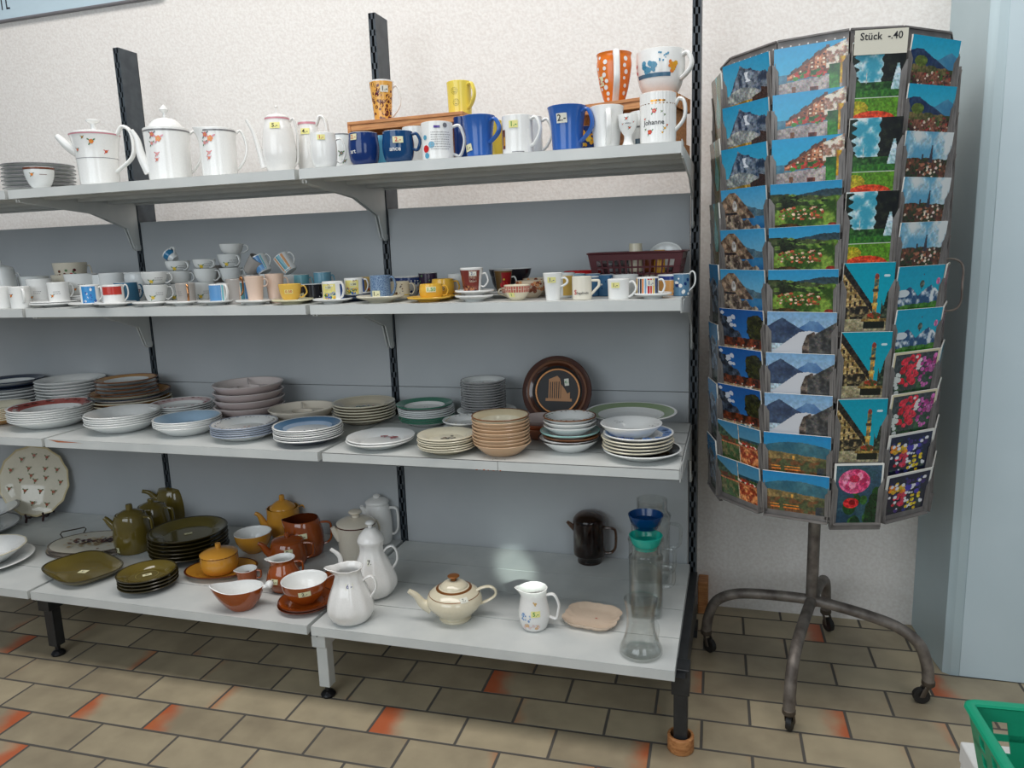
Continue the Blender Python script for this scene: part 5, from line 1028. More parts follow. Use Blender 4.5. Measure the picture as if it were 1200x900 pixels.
for k, (dx, dy, m_) in enumerate(((-.09, -.20, CREAM), (-.045, -.21, W3), (.075, -.12, glaze(210, 180, 110)), (.11, -.205, glaze(214, 190, 120)), (-.02, -.12, GREYD), (-.12, -.12, BRN), (.03, -.215, CREAM))):
    vessel('candle_cup', ['cream candle cup seen through the left of the basket lattice', 'white candle cup seen through the lattice left of centre', 'straw yellow candle cup at the back right inside the basket', 'pale yellow candle cup at the right inside the basket',
           'grey candle cup at the back inside the basket', 'brown candle cup at the back left inside the basket', 'cream candle cup seen through the middle of the lattice'][k], 'candle cup', (bxc+dx, dy if dy > -.25 else dy, zb0), .038, .045 if k != 3 else .04, 'cyl', m_, n=18)

# ---------------------------------------------------------------- plate shelf
GR = 'dinner plates stacked on the plate shelf'
IV = glaze(222, 214, 190, .15); BGE = glaze(206, 172, 138, .2); OCH = glaze(190, 140, 80, .25); BRW = glaze(120, 76, 44, .25); NV = glaze(44, 54, 74, .2); GRN = glaze(56, 120, 96, .2); SAGE = glaze(140, 160, 118, .25)
PK = glaze(206, 188, 184, .2); LB = glaze(168, 196, 218, .12); BLK = glaze(28, 28, 30, .15); SKY = glaze(92, 132, 168, .15); RDP = glaze(170, 84, 76, .2)
def sets(*a): return [tuple(q) for q in a]
WHT = (W2, W2, W2, W2, W3)
def deco_rim(cols, n, f=.84, r=.006, seed=1, leaf=None):
    def d(mb, R_, h_, zc):
        rnd = random.Random(seed)
        for k in range(n):
            a = 2*pi*k/n+rnd.uniform(-.1, .1); rr = R_*(f+rnd.uniform(-.04, .04)); fl(mb, rr*cos(a), rr*sin(a), rimz(R_, h_, rr/R_)+.0012, r*rnd.uniform(.7, 1.2), rnd.choice(cols), leaf)
    return d
def deco_mid(cols, pts, r=.006, leaf=None):
    def d(mb, R_, h_, zc):
        rnd = random.Random(3)
        for x, y in pts: fl(mb, x*R_, y*R_, zc+.0009, r*rnd.uniform(.7, 1.2), rnd.choice(cols), leaf)
    return d
def both(*fs):
    def d(mb, R_, h_, zc):
        for f in fs: f(mb, R_, h_, zc)
    return d
# front row first, left to right
stack('white soup plate with red patterned rim', 61, 90, 6, 465, ZP, pyb=504, mats=(W2, W2, RDP, W2, W3), h_=.034, name='soup_plate', seq=sets((W2, W2, RDP, W2, W3), WHT, WHT, WHT, WHT, WHT), group=GR, place='at the front left', decor=deco_rim([W2, glaze(104, 40, 44), W2], 22, .84, .009))
stack('plain white soup plate', 144, 82, 5, 473, ZP, pyb=509, h_=.034, name='soup_plate', seq=[WHT]*5, group=GR, place='of five, second at the front', decor=deco_mid([PINKL], [(0, 0), (.15, .1)], .004))
stack('white bowl plate with pale blue inside', 220, 76, 4, 485, ZP, pyb=512, h_=.034, name='soup_plate', seq=sets((LB, LB, LB, W2, W3), WHT, WHT, WHT), group=GR, place='third at the front', decor=deco_mid([RDP, BRW], [(0, -.1), (.18, -.15), (-.15, -.05)], .005))
stack('white plate with dotted blue rim', 287, 77, 5, 489, ZP, pyb=518, h_=.024, seq=[(W2, W2, W2, glaze(150, 160, 176, .2), W3)]*5, group=GR, place='left of the blue shaded plates', decor=both(deco_rim([SKY, NV], 34, .84, .003), deco_mid([ORNG, ROSE], [(0, 0), (.12, .04)], .004)))
stack('white plate with shaded blue rim and sprig', 361, 80, 6, 488, ZP, pyb=523, h_=.024, seq=[(W2, glaze(170, 190, 214, .12), SKY, W2, NV)]+[(W2, W2, SKY, W2, NV)]*5, group=GR, place='at middle bay front', decor=deco_mid([BRN, LEAF, NAVY], [(-.1, -.2), (.1, -.22), (.25, -.2), (0, -.3)], .004))
stack('white plate with red blossoms', 445, 80, 2, 501, ZP, pyb=528, h_=.024, seq=[WHT]*2, group=GR, place='alone at the front of the right bay', decor=both(deco_mid([glaze(200, 84, 84)], [(-.75, 0), (.15, .55), (.35, .3), (.45, .35), (.05, .6)], .008, PINKL)))
stack('cream side plate with a dark bird drawing', 523, 68, 6, 502, ZP, pyb=534, h_=.02, seq=[(IV, IV, IV, IV, glaze(190, 180, 150))]*6, group=GR, place='before the green-rimmed stack', decor=deco_mid([glaze(70, 56, 74), BRW, glaze(90, 84, 70)], [(-.15, -.1), (0, -.08), (.1, -.05), (.2, -.1), (-.05, -.02), (.05, -.16), (.28, -.08), (.2, .2)], .005))
stack('cream soup plate with brown edge', 588, 68, 9, 478, ZP, pyb=536, h_=.034, name='soup_plate', seq=[(IV, IV, glaze(216, 200, 166, .2), BRW, IV)]+[(IV, IV, IV, BGE, BGE)]*8, group=GR, place='tallest at the front right')
# mixed stack 1
mx = [(W2, W2, W2, W2, W3)]
x, y, R_, zt_, h_ = stack('white soup plate', 668, 66, 2, 507, ZP, pyb=531, h_=.03, name='soup_plate', seq=[(W2, W2, W2, W2, W3), WHT], group=GR, place='at the base of the mixed stack')
def pile(x, y, z, items, group=GR):
    for nm, lb, R_, h_, mats_, up, dec, dx in items:
        o = plate_mesh(R_, h_, *mats_, decor=dec).build(nm); o.location = (x+dx, y, z); o.rotation_euler = (0, 0, facing(x, y)); tag(o, lb, 'plate', group); z += up
    return z
m = mp(x, y, ZP); zz = zt_+.009
zz = pile(x, y, zz, [('dinner_plate', 'white plate with near-black edge, above the soup plates of the mixed stack', 36.5*m, .021, (W2, W2, W2, BLK, W2), .010, None, -.003), ('dinner_plate', 'rust brown plate in the middle of the mixed stack', 34*m, .02, (OCH, OCH, OCH, BRW, glaze(160, 96, 50)), .0095, None, .004),
   ('dinner_plate', 'pale aqua edged plate under the small flowered bowls', 35*m, .021, (W2, W2, glaze(180, 206, 206), glaze(150, 196, 190), W3), .011, None, 0)])
for q in range(3):
    zt2 = float(Z(482, x, y+.03)); hb = .026; R2 = 31*m
    o = plate_mesh(R2, hb, W2, W2, W2, (BRW if q == 2 else W2), W3, decor=both(deco_rim([ORNG, BRN, LEAF], 26, .86, .003), deco_mid([LEAF, ORNG], [(0, 0), (.08, .03)], .004)) if q == 2 else None).build('bowl'); o.location = (x, y, zz+q*.012); o.rotation_euler = (0, 0, facing(x, y))
    tag(o, f"small white bowl with tiny flower rim, {('lowest','middle','topmost')[q]} of three on the mixed stack", 'bowl', GR)
# mixed stack 2
p_ = at(750, 542, ZP); m = mp(*p_); y = float(p_[1])+.06; x = float(X(750, y, ZP))
zz = pile(x, y, ZP, [('dinner_plate', 'black plate with white underside at the base of the right front stack', 47*m, .024, (BLK, BLK, BLK, W3, W3), .011, None, .006)])
for q in range(4):
    zz = pile(x-.006, y, zz, [('dinner_plate', f"plain cream white plate, {('lowest', 'third-from-top', 'second-from-top', 'topmost')[q]} of four above the black plate", (42+q*.3)*m, .02, (W2, W2, W2, IV, W3), .0088, None, .002*((q*7) % 3-1))])
zz = pile(x-.004, y, zz, [('dinner_plate', 'white plate with blue painted rim under the clover bowl', 42*m, .021, (W2, W2, glaze(150, 176, 214), W2, W3), .011, deco_rim([glaze(60, 96, 170), glaze(90, 130, 190)], 14, .82, .010), 0)])
def clover(mb, R_, h_, zc):
    for ax, ay in ((-.42, .52), (.72, -.02)):
        for k in range(3):
            a = 2*pi*k/3+.5; cx, cy = ax*R_+.0075*cos(a), ay*R_+.0075*sin(a); z_ = zc+.012
            for s_ in np.linspace(0, 2*pi, 13)[:-1]:
                mb.poly([(cx+r_*cos(s_+d_), cy+r_*sin(s_+d_), rimz(R_, h_, min(.93, max(.72, sqrt((cx)**2+(cy)**2)/R_)))+.0035) for r_, d_ in ((.0055, 0), (.0055, .5), (.0044, .5), (.0044, 0))], INKK)
o = plate_mesh(37*m, .034, W2, W2, W2, W2, W3, decor=clover, well=.62).build('bowl'); o.location = (x-.022, y-.004, zz); o.rotation_euler = (0, 0, facing(x, y)); tag(o, 'cream white soup bowl with clover outlines on top of the right front stack', 'bowl')
# back row
stack('dark blue rimmed dinner plate', 16, 70, 9, 438, ZP, y=-.125, h_=.024, seq=[(W3, W3, NV, NV, W3), (W3, W3, NV, NV, NV), (W3, W3, NV, NV, W3)]+[(W2, W2, NV, W2, W3)]*6, group=GR, place='at the back far left')
stack('white dinner plate with thin grey line', 86, 74, 10, 437, ZP, y=-.118, h_=.024, seq=[WHT]*10, group=GR, place='at the back left')
x, y, R_, zt_, h_ = stack('ochre and brown edged dinner plate', 155, 88, 6, 449, ZP, y=-.14, h_=.026, seq=[(W3, W3, OCH, BRW, IV)]+[(W3, W3, W3, NV, W3)]+[(IV, IV, OCH, IV, OCH)]*4, group=GR, place='at the back beside the left upright')
m = mp(x, y, ZP); zz = zt_+.010; n_ = 4; ztp = float(Z(437, x, y+.09)); st = max(.0066, (ztp-zz-.022)/3)
for q in range(4): zz = pile(x-.008, y-.005, zz, [('side_plate', f"brown rimmed side plate with dark edge, {('lowest', 'third-from-top', 'second-from-top', 'topmost')[q]} of four on the ochre stack", 33.5*m, .02, (W3, W3, OCH if q == 3 else W3, BRW, W3), st, None, 0)])
stack('cream yellow bowl plate', -2, 68, 7, 468, ZP, y=-.33, h_=.026, seq=[(IV, IV, IV, IV, OCH)]*7, group=GR, place='at the far left behind the red-rimmed stack')
stack('white plate with red floral rim', 213, 70, 6, 464, ZP, y=-.17, h_=.022, seq=[(W2, W2, glaze(214, 190, 188), W2, W3)]+[WHT]*5, group=GR, place='behind the pale blue bowls', decor=deco_rim([RDP, glaze(190, 100, 100)], 22, .82, .006))
def div_mesh(R_, h_, a, b_, c, d, e, decor=None, well=.7, **k):
    mb = plate_mesh(R_, h_, a, b_, c, d, e, well=.8)
    for t in (pi/2, pi+.5, -.5): mb.tube([(.3*R_*cos(t), .3*R_*sin(t), .008), (.55*R_*cos(t), .55*R_*sin(t), h_*.55), (.88*R_*cos(t), .88*R_*sin(t), h_*.86)], .0028, c, 8)
    mb.lathe([(.3*R_, .005), (.31*R_, h_*.5), (.33*R_, h_*.5), (.34*R_, .005)], c, 30); return mb
PKI = glaze(208, 196, 192, .2)
stack('pinkish white divided fondue plate', 293, 80, 5, 441, ZP, y=-.15, h_=.030, well=.7, name='divided_plate', seq=[(PKI, PKI, PKI, PKI, PK)]*5, group=GR, place='at the back of the middle bay', mesh=div_mesh)
stack('cream divided fondue plate', 354, 77, 2, 469, ZP, y=-.20, h_=.028, well=.7, name='divided_plate', seq=[(glaze(216, 206, 190), )*5]*2, group=GR, place='right of the pinkish divided plates', mesh=div_mesh)
stack('beige cream dinner plate with floral centre', 427, 73, 6, 463, ZP, pyb=499, h_=.024, seq=[(glaze(208, 198, 176), glaze(204, 192, 168), glaze(200, 188, 164), IV, glaze(190, 176, 150))]*6, group=GR, place='against the middle upright', decor=deco_mid([ROSE, LEAF, SKY], [(0, 0), (.15, .05), (-.2, .02), (.3, -.02), (-.1, -.08)], .006, LEAF))
x, y, R_, zt_, h_ = stack('pale grey-green edged dinner plate', 500, 66, 7, 470, ZP, pyb=501, h_=.022, seq=[(W2, W2, W3, W3, W3)]*4+[(W2, W2, W3, GRN, W3)]*3, group=GR, place='under the green-rimmed plate')
o = plate_mesh(33.5*mp(x, y, zt_), .022, W2, W2, GRN, GRN, W3, decor=deco_mid([GRN, GREYD], [(0, 0), (.1, 0)], .003)).build('dinner_plate'); o.location = (x-.006, y, zt_+.010); tag(o, 'white plate with broad dark green rim topping the stack right of the middle upright', 'plate')
stack('small white plate with floral line', 546, 54, 3, 485, ZP, y=-.295, h_=.02, name='side_plate', seq=[(W2, W2, W2, W2, W3)]*3, group=GR, place='between the green-rimmed and cream stacks', decor=deco_rim([LEAF, GREYD, YEL], 24, .84, .0028))
x_, y_, R_, zt_, h_ = stack('broad white plate', 570, 70, 2, 472, ZP, y=-.115, h_=.018, seq=[WHT]*2, place='under the tall grey-rimmed plates')
x_ = float(X(568, -.115, ZP)); m = mp(x_, -.115, ZP); H_t = float(Z(440, x_, -.05)); zz = zt_+.0085; pt = (H_t-zz-.018)/11
for q in range(12):
    zz = pile(x_+random.uniform(-.0008, .0008), -.115, zz, [('side_plate', f"white side plate with grey rim, {ORD[11-q] if q else 'lowest'} of the tall stack of twelve", 26.5*m, .018, (W3, W3, W3, glaze(150, 148, 148, .2), W3), max(.0063, pt), deco_mid([BRW], [(0, 0)], .004) if q == 11 else None, 0)])
stack('peach bowl with orange leaf pattern', 636, 52, 3, 483, ZP, y=-.245, h_=.036, name='bowl', cat='bowl', seq=[(PK, PK, PK, PK, PK), (glaze(200, 110, 70), )*5, (glaze(190, 120, 90), )*5], group=GR, place='behind the cream brown-edged stack')
x, y, R_, zt_, h_ = stack('white dinner plate', 737, 76, 3, 478, ZP, y=-.20, h_=.022, seq=[WHT]*3, group=GR, place='under the big sage green plate')
stack('mustard yellow plate', 768, 52, 1, 488, ZP, y=-.27, h_=.018, seq=[(OCH, OCH, glaze(214, 160, 60), glaze(214, 160, 60), OCH)], place='peeping out below the big sage green plate') if False else None
o = plate_mesh(53*mp(x, y, zt_), .024, W2, W2, SAGE, W2, W3, decor=deco_mid([YOR, OCH], [(-.1, -.05), (0, -.05)], .004), well=.62).build('serving_plate'); o.location = (x+.006, y, zt_+.010); tag(o, 'big sage green rimmed plate lying on white plates at the back right', 'plate')
o = plate_mesh(.062, .016, glaze(214, 160, 60), glaze(214, 160, 60), glaze(214, 160, 60), OCH, OCH).build('saucer'); xs = float(X(783, -.30, ZP)); o.location = (xs-.042, -.315, ZP); tag(o, 'mustard yellow saucer peeping out right of the clover bowl', 'saucer')
# standing souvenir plate
DK = glaze(70, 36, 22, .12, coat=.5); GLD = glaze(170, 112, 56, .35, .3); BK2 = glaze(20, 17, 17, .55)
yS = -.085; xS = float(X(653, yS, ZP+.12)); mS = mp(xS, yS, ZP+.12); RS = 41.5*mS
def temple(mb, R_, h_, zc):
    mb.lathe([(R_*.60, zc+.0022), (R_*.625, zc+.003), (R_*.65, zc+.0022)], GLD, 48); mb.lathe([(R_*.80, rimz(R_, h_, .80)+.001), (R_*.86, rimz(R_, h_, .86)+.0012)], glaze(104, 62, 34, .35, .2), 48); z = zc+.0012; G = glaze(176, 122, 72, .5)
    mb.poly([(-.34*R_, -.28*R_, z), (.42*R_, -.28*R_, z), (.42*R_, -.20*R_, z), (-.34*R_, -.20*R_, z)], G)
    mb.poly([(-.26*R_, .34*R_, z), (-.02*R_, .44*R_, z), (.06*R_, .36*R_, z), (.08*R_, .28*R_, z), (-.26*R_, .26*R_, z)], G)
    for k in range(6): mb.poly([((-.26+k*.062)*R_, -.20*R_, z), ((-.225+k*.062)*R_, -.20*R_, z), ((-.225+k*.062)*R_, .28*R_, z), ((-.26+k*.062)*R_, .28*R_, z)], G)
    mb.poly([(.10*R_, -.20*R_, z), (.36*R_, -.20*R_, z), (.36*R_, -.02*R_, z), (.28*R_, -.06*R_, z), (.2*R_, .08*R_, z), (.10*R_, .2*R_, z)], G)
mb = plate_mesh(RS, .022, BK2, BK2, DK, DK, DK, decor=temple, well=.62, n=72)
rt = thing('souvenir_plate', 'glossy brown plate with a gold ruined temple on black, propped against the back panel', 'plate', (xS, yS-.0, ZP+.001), 0)
M_ = Matrix.Translation((0, 0, RS*cos(radians(14)))) @ Matrix.Rotation(radians(76), 4, 'X') @ Matrix.Translation((0, 0, -.011)); mb.xform(M_); mb.build('plate_body', rt)
b = MB()
w2, h2 = .014, .022; b.poly([(-w2/2, -h2/2, 0), (w2/2, -h2/2, 0), (w2/2, h2/2, 0), (-w2/2, h2/2, 0)], TAGW)
for P_ in text_polys('4.-', .012): b.poly([(v*-1, u, .0004) if False else (u, v, .0004) for u, v in P_], INKG)
b.xform(M_ @ Matrix.Translation((.26*RS, .26*RS, .0105)) @ Matrix.Rotation(radians(8), 4, 'Z')); b.build('price_tag', rt)

# ---------------------------------------------------------------- base shelf
OLV = glaze(104, 90, 38, .1, coat=.4); OLD = glaze(58, 50, 26, .2); AMB = glaze(206, 146, 54, .12, coat=.3); RUS = glaze(150, 72, 24, .1, coat=.5); RUD = glaze(92, 40, 18, .15); OLP = glaze(96, 86, 40, .12, coat=.4)
# oval flowered platter on its dark stand
yO = -.13; pO = at(44, 602, ZB); yO = -.082; xO = float(X(41, yO, ZB+.15)); mO = mp(xO, yO, ZB+.15); RO = 38*mO; RH = 42.5*mO
rt = thing('oval_platter', 'ivory scalloped oval platter with small rose sprigs, upright on a dark stand', 'platter', (xO, yO, ZB+.012), facing(xO, yO)*.6)
def sprigs(mb, R_, h_, zc):
    pts = [(-.3, .62), (.05, .7), (.4, .62), (-.62, .35), (-.15, .35), (.3, .3), (.65, .25), (-.4, .05), (0, 0), (.72, -.1), (-.7, -.15), (-.3, -.25), (.12, -.3), (.5, -.35), (-.5, -.55), (-.1, -.6), (.3, -.68), (-.1, .15), (.3, .05)]
    for i, (x, y) in enumerate(pts):
        r = sqrt(x*x+y*y); z = zc+.0012 if r < .6 else rimz(R_, h_, max(r, .72))+.0018
        fl(mb, x*R_, y*R_*RH/RO, z, .0055, glaze(176, 96, 70), glaze(120, 130, 90))
mb = plate_mesh(RO, .022, glaze(222, 214, 194, .08), glaze(222, 214, 194, .08), glaze(222, 214, 194, .08), glaze(206, 190, 150, .12), IV, decor=sprigs, scallop=-.035, sy=RH/RO, n=84)
mb.xform(Matrix.Translation((0, .012, RH*cos(radians(10)))) @ Matrix.Rotation(radians(80), 4, 'X')); mb.build('platter_body', rt)
st = MB(); DW = glaze(50, 22, 22, .4)
for s_ in (-1, 1):
    x = s_*.03; st.tube(spl([(x, -.062, .001), (x, -.05, .016), (x, -.03, .012), (x, -.012, .006), (x, .03, .012), (x, .062, .0)], 3), .0045, DW, 8); st.tube([(x, -.05, .012), (x*1.05, -.055, .034)], .004, DW, 8); st.tube([(x, .03, .008), (x*.9, .07, .09)], .004, DW, 8)
st.tube([(-.03, -.01, .008), (.03, -.01, .008)], .0035, DW, 8); st.tube([(-.028, .06, .075), (.028, .06, .075)], .0035, DW, 8)
so = st.build('plate_stand'); so.location = (xO, yO, ZB+.004); so.rotation_euler = (0, 0, facing(xO, yO)*.6); tag(so, 'small dark wooden plate stand holding the oval platter upright', 'plate stand')
# left edge pieces
stack('grey white serving platter', -34, 100, 2, 583, ZB, y=-.28, h_=.03, seq=[(W3, W3, W3, GREYD, W3)]*2, name='serving_plate', group='grey platters at the left edge', place='at the left edge of the base shelf')
stack('large white plate with grey edge', -18, 100, 1, 622, ZB, y=-.50, h_=.024, seq=[(W3, W3, W3, W2, W3)], name='serving_plate', place='under the rose bowl at the left edge')
p_ = at(-14, 652, ZB); x = float(X(-16, -.50, ZB)); mB = mp(x, -.5, ZB)
def roses(mb, R_, h_, zc):
    for x_, y_, r in ((.3, .15, .012), (.55, -.15, .007), (-.2, .2, .010)): fl(mb, x_*R_, y_*R_, zc+.002 if abs(x_) < .5 else rimz(R_, h_, .72)+.003, r, glaze(206, 60, 120), glaze(120, 150, 100), glaze(150, 30, 80))
mb = plate_mesh(44*mB, .05, W2, W2, W2, IV, W3, decor=roses, scallop=-.02, well=.5); o = mb.build('bowl'); o.location = (x, -.50, ZB+.012); tag(o, 'white scalloped bowl with a pink rose inside, cut off by the left edge', 'bowl')
# oval picture tray
pT = at(103, 645, ZB); xT, yT = float(pT[0]), float(pT[1])+.03; mT = mp(xT, yT, ZB); aT, bT = 54*mT, .115
rt = thing('picture_tray', 'oval metal-rimmed tray with a dark purple grape picture and a wire handle', 'tray', (xT, yT, ZB), radians(14))
def ell(mb, prof, mat, sy, n=56): mb.lathe([(r, z) for r, z in prof], mat, n, None, lambda x, y, z, a: (x, y*sy, z))
CH = glaze(150, 140, 130, .22, .85); sy = bT/aT
b = MB(); ell(b, [(0, .0), (aT*.97, 0), (aT, .003), (aT*.985, .007), (aT*.95, .008), (aT*.94, .018), (aT*.955, .021), (aT*.93, .0225), (aT*.91, .021)], CH, sy); b.build('rim', rt)
b = MB(); ell(b, [(aT*.91, .021), (0, .0212)], glaze(206, 200, 184, .3), sy); rnd = random.Random(4)
for k in range(120):
    u, v = rnd.gauss(.05, .24), rnd.gauss(0, .13); 
    if (u/.8)**2+(v/.75)**2 > 1: continue
    dk = abs(v-.12*u-.03) < .13 and abs(u) < .42; c = rnd.choice([glaze(64, 26, 40, .5), glaze(84, 36, 54, .5), glaze(50, 24, 34, .5)]) if dk and k % 4 else rnd.choice([glaze(190, 160, 120, .5), glaze(214, 196, 156, .5), glaze(120, 70, 50, .5)])
    fl(b, u*aT, v*bT*1.4, .0216+.00004*k, rnd.uniform(.004, .008), c)
b.build('picture', rt)
b = MB(); hd = [(-aT*.86, bT*.38, .02), (-aT*.98, bT*.52, .028), (-aT*.97, bT*.6, .034), (-aT*.62, bT*.98, .034), (-aT*.58, bT*.96, .028), (-aT*.56, bT*.76, .02)]; b.tube(hd, .0022, glaze(90, 80, 70, .3, .8), 8); b.build('handle', rt)
# olive set
def olive(px, pyb, w_, pyt, label, hd=70, sp=-80, lidk=True, hgt=None, **k):
    L_, W_, h_ = stand(px, pyb, ZB, w_, pyt, .8)
    lid = ([(.72, 0), (.66, .03), (.4, .09), (.16, .12)], [(0, .1), (.17, .11), (.17, .24), (.13, .26), (0, .265)], OLV)
    return vessel('coffee_pot', label, 'coffee pot', L_, W_, h_, 'barrel', OLV, handle=(hd, .92, .24, .028, 'square', (.004, .0065)), spout=(sp, [(.7, .62, .26), (1.0, .78, .2), (1.2, .92, .15), (1.32, .98, .11)]), lid=lid, **k)
olive(156, 652, 42, 597, 'small olive green ceramic pot nearest the oval tray, handle to the front right', 52, -100, tags=[('9.-', 'k', 'p', -55, .16, .015, .02)])
L_, W_, h_ = stand(180, 634, ZB, 38, 588, .8); vessel('coffee_pot', 'olive green pot in the middle of the three, partly hidden', 'coffee pot', L_, W_, h_, 'barrel', OLV, handle=(60, .92, .24, .028, 'square', (.004, .0065)), spout=(-95, [(.7, .62, .26), (1.0, .78, .2), (1.2, .92, .15), (1.32, .98, .11)]), lid=([(.72, 0), (.66, .03), (.4, .09), (.16, .12)], [(0, .1), (.17, .11), (.17, .22), (0, .23)], OLV))
L_, W_, h_ = stand(206, 614, ZB, 42, 567, .8); vessel('coffee_pot', 'tallest olive green coffee pot at the back beside the upright', 'coffee pot', L_, W_, h_, 'barrel', OLV, handle=(88, .92, .24, .034, 'square', (.004, .0065)), spout=(-92, [(.7, .62, .24), (1.0, .78, .18), (1.25, .95, .13), (1.6, 1.03, .1)]), lid=([(.8, 0), (.74, .03), (.4, .07), (.16, .09)], [(0, .07), (.14, .08), (.14, .19), (0, .2)], OLV))
def tag_mid(t): 
    def d(mb, R_, h_, zc):
        mb.poly([(-.012, -.009, zc+.0008), (.014, -.007, zc+.0008), (.013, .009, zc+.0008), (-.013, .008, zc+.0008)], TAGP)
        for P_ in text_polys(t, .011): mb.poly([(u, v, zc+.0012) for u, v in P_], INKK)
    return d
stack('dark olive dinner plate', 222, 88, 6, 604, ZB, pyb=660, h_=.026, seq=[(OLP, OLP, OLP, OLD, OLD)]*6, group='olive dinner plates', place='behind the amber pot', decor=tag_mid('6x'))
stack('olive green saucer', 173, 66, 4, 655, ZB, pyb=697, h_=.022, name='saucer', cat='saucer', seq=[(OLV, OLV, OLV, OLD, OLD)]*4, group='olive saucers', place='at the front edge', decor=both(tag_mid('4x'), lambda mb, R_, h_, zc: mb.lathe([(R_*.36, zc+.0006), (R_*.375, zc+.0007)], glaze(150, 140, 80, .3), 40)))
pP = at(98, 672, ZB); xP, yP = float(pP[0]), float(pP[1]); mP_ = mp(xP, yP, ZB); R_ = 52*mP_
rt = thing('square_platter', 'olive green rounded-square platter with price tag at the front left', 'platter', (xP, yP, ZB), radians(-22))
def sq(x, y, z, a):
    r = sqrt(x*x+y*y)
    if r < 1e-6: return (x, y, z)
    c, s_ = cos(a), sin(a); k = (abs(c)**3.2+abs(s_)**3.2)**(-1/3.2); return (x*k*.95, y*k*.68, z)
b = MB(); pr = [(0, .006), (.62*R_, .006), (.8*R_, .011), (.95*R_, .026), (.98*R_, .0285), (1.0*R_, .027), (.98*R_, .023), (.84*R_, .007), (.62*R_, 0), (0, 0)]
b.lathe(pr, OLV, 72, lambda i, j, n: OLD if i in (3, 4, 5) else OLV, sq); b.build('platter_body', rt)
b = MB(); b.poly([(-.015, -.011, .0068), (.015, -.011, .0068), (.015, .011, .0068), (-.015, .011, .0068)], TAGP)
for P_ in text_polys('5.-', .014): b.poly([(u, v, .0072) for u, v in P_], INKK)
b.xform(Matrix.Rotation(radians(30), 4, 'Z')); b.build('price_tag', rt)
# amber and rust set
pA = at(260, 672, ZB); xA, yA = float(pA[0]), float(pA[1]); mA = mp(xA, yA, ZB)
def oval_plate(name, label, x, y, z, a, b_, rz, mat, edge, h_=.022, cat='plate', tilt=None):
    o = plate_mesh(a, h_, mat, mat, mat, edge, mat, sy=b_/a, well=.62).build(name); o.location = (x, y, z)
    if tilt: o.rotation_mode = 'QUATERNION'; o.rotation_quaternion = Quaternion(Vector(tilt[0]), radians(tilt[1])) @ Quaternion((0, 0, 1), rz)
    else: o.rotation_euler = (0, 0, rz)
    return tag(o, label, cat)
oval_plate('oval_platter', 'amber yellow oval platter under the lidded sugar pot', xA, yA, ZB, 42*mA, 30*mA, radians(18), AMB, RUD, cat='platter')
L_ = (xA-.004, yA, ZB+.0067); vessel('sugar_pot', 'amber yellow lidded sugar pot with square knob on its platter', 'sugar pot', L_, 43*mA, float(Z(648, xA, yA))-L_[2], 'round', AMB,
   lid=([(.99, 0), (.96, .04), (.7, .16), (.3, .25), (.1, .27)], [(0, .25), (.14, .25), (.14, .5), (.12, .52), (0, .52)], AMB), decor=[('ring', (float(Z(648, xA, yA))-L_[2])*.955, (float(Z(648, xA, yA))-L_[2])*.99, RUD)], tags=[])
L_, W_, h_ = stand(297, 650, ZB, 43, 618, .45); vessel('bowl', 'amber bowl with white inside behind the sugar pot', 'bowl', L_, W_, h_, 'bowl', AMB, inner=W2, rim=W2)
L_, W_, h_ = stand(333, 634, ZB, 38, 590, .8); vessel('coffee_pot', 'amber yellow coffee pot with long spout at the back', 'coffee pot', L_, W_, h_, 'round', AMB, spout=(-88, [(.8, .3, .3), (1.15, .5, .24), (1.4, .82, .15), (1.65, .93, .11)]), handle=(100, .9, .25, .026), lid=([(.8, 0), (.7, .08), (.4, .2), (.15, .26)], [(0, .24), (.16, .25), (.15, .42), (0, .43)], AMB))
L_, W_, h_ = stand(375, 622, ZB, 38, 588, .8); vessel('breakfast_cup', 'rust brown cup with white inside at the back, price tag on its side', 'cup', L_, W_, h_, 'round', RUS, inner=W2, rim=W2, handle=(70, .88, .3, .028, 'square', (.004, .006)), tags=[('2.-', 'k', 'p', 5, .66, .022, .016)])
L_, W_, h_ = stand(357, 656, ZB, 46, 602, .8); vessel('milk_jug', 'large open rust brown jug with wide pouring lip and price tag', 'jug', L_, W_, h_, 'barrel', RUS, inner=RUD, rim=RUD, lip=(.018, -85, .6, .45), handle=(80, .86, .25, .034, 'square', (.004, .0065)), tags=[('8.-', 'k', 'p', -5, .66, .03, .018, 6)])
L_, W_, h_ = stand(338, 668, ZB, 44, 627, .8); vessel('teapot', 'rust brown lidded teapot with price tag, between the two rust jugs', 'teapot', L_, W_, h_, 'barrel', RUS, spout=(-85, [(.8, .45, .26), (1.1, .68, .2), (1.3, .95, .14), (1.5, 1.06, .1)]), handle=(72, .86, .25, .03, 'square', (.004, .0065)),
   lid=([(.84, 0), (.76, .05), (.4, .12), (.15, .14)], [(0, .13), (.13, .14), (.12, .3), (0, .31)], RUS), tags=[('8.-', 'k', 'p', 0, .72, .026, .018)])
oval_plate('side_plate', 'rust brown plate leaning behind the white fluted jug', float(X(389, -.43, ZB+.03)), -.43, ZB+.010, .075, .075, 0, RUS, RUD, .018, 'plate', ((1, 0, 0), 14))
L_, W_, h_ = stand(333, 696, ZB, 40, 648, .6); vessel('milk_jug', 'small bulbous rust brown jug with white inside and price tag', 'jug', L_, W_, h_, 'jug', RUS, inner=W2, rim=W2, lip=(.016, -85, .8, .5), handle=(78, .86, .45, .024, 'square', (.0035, .005)), tags=[('5.-', 'k', 'p', -35, .45, .022, .016)])
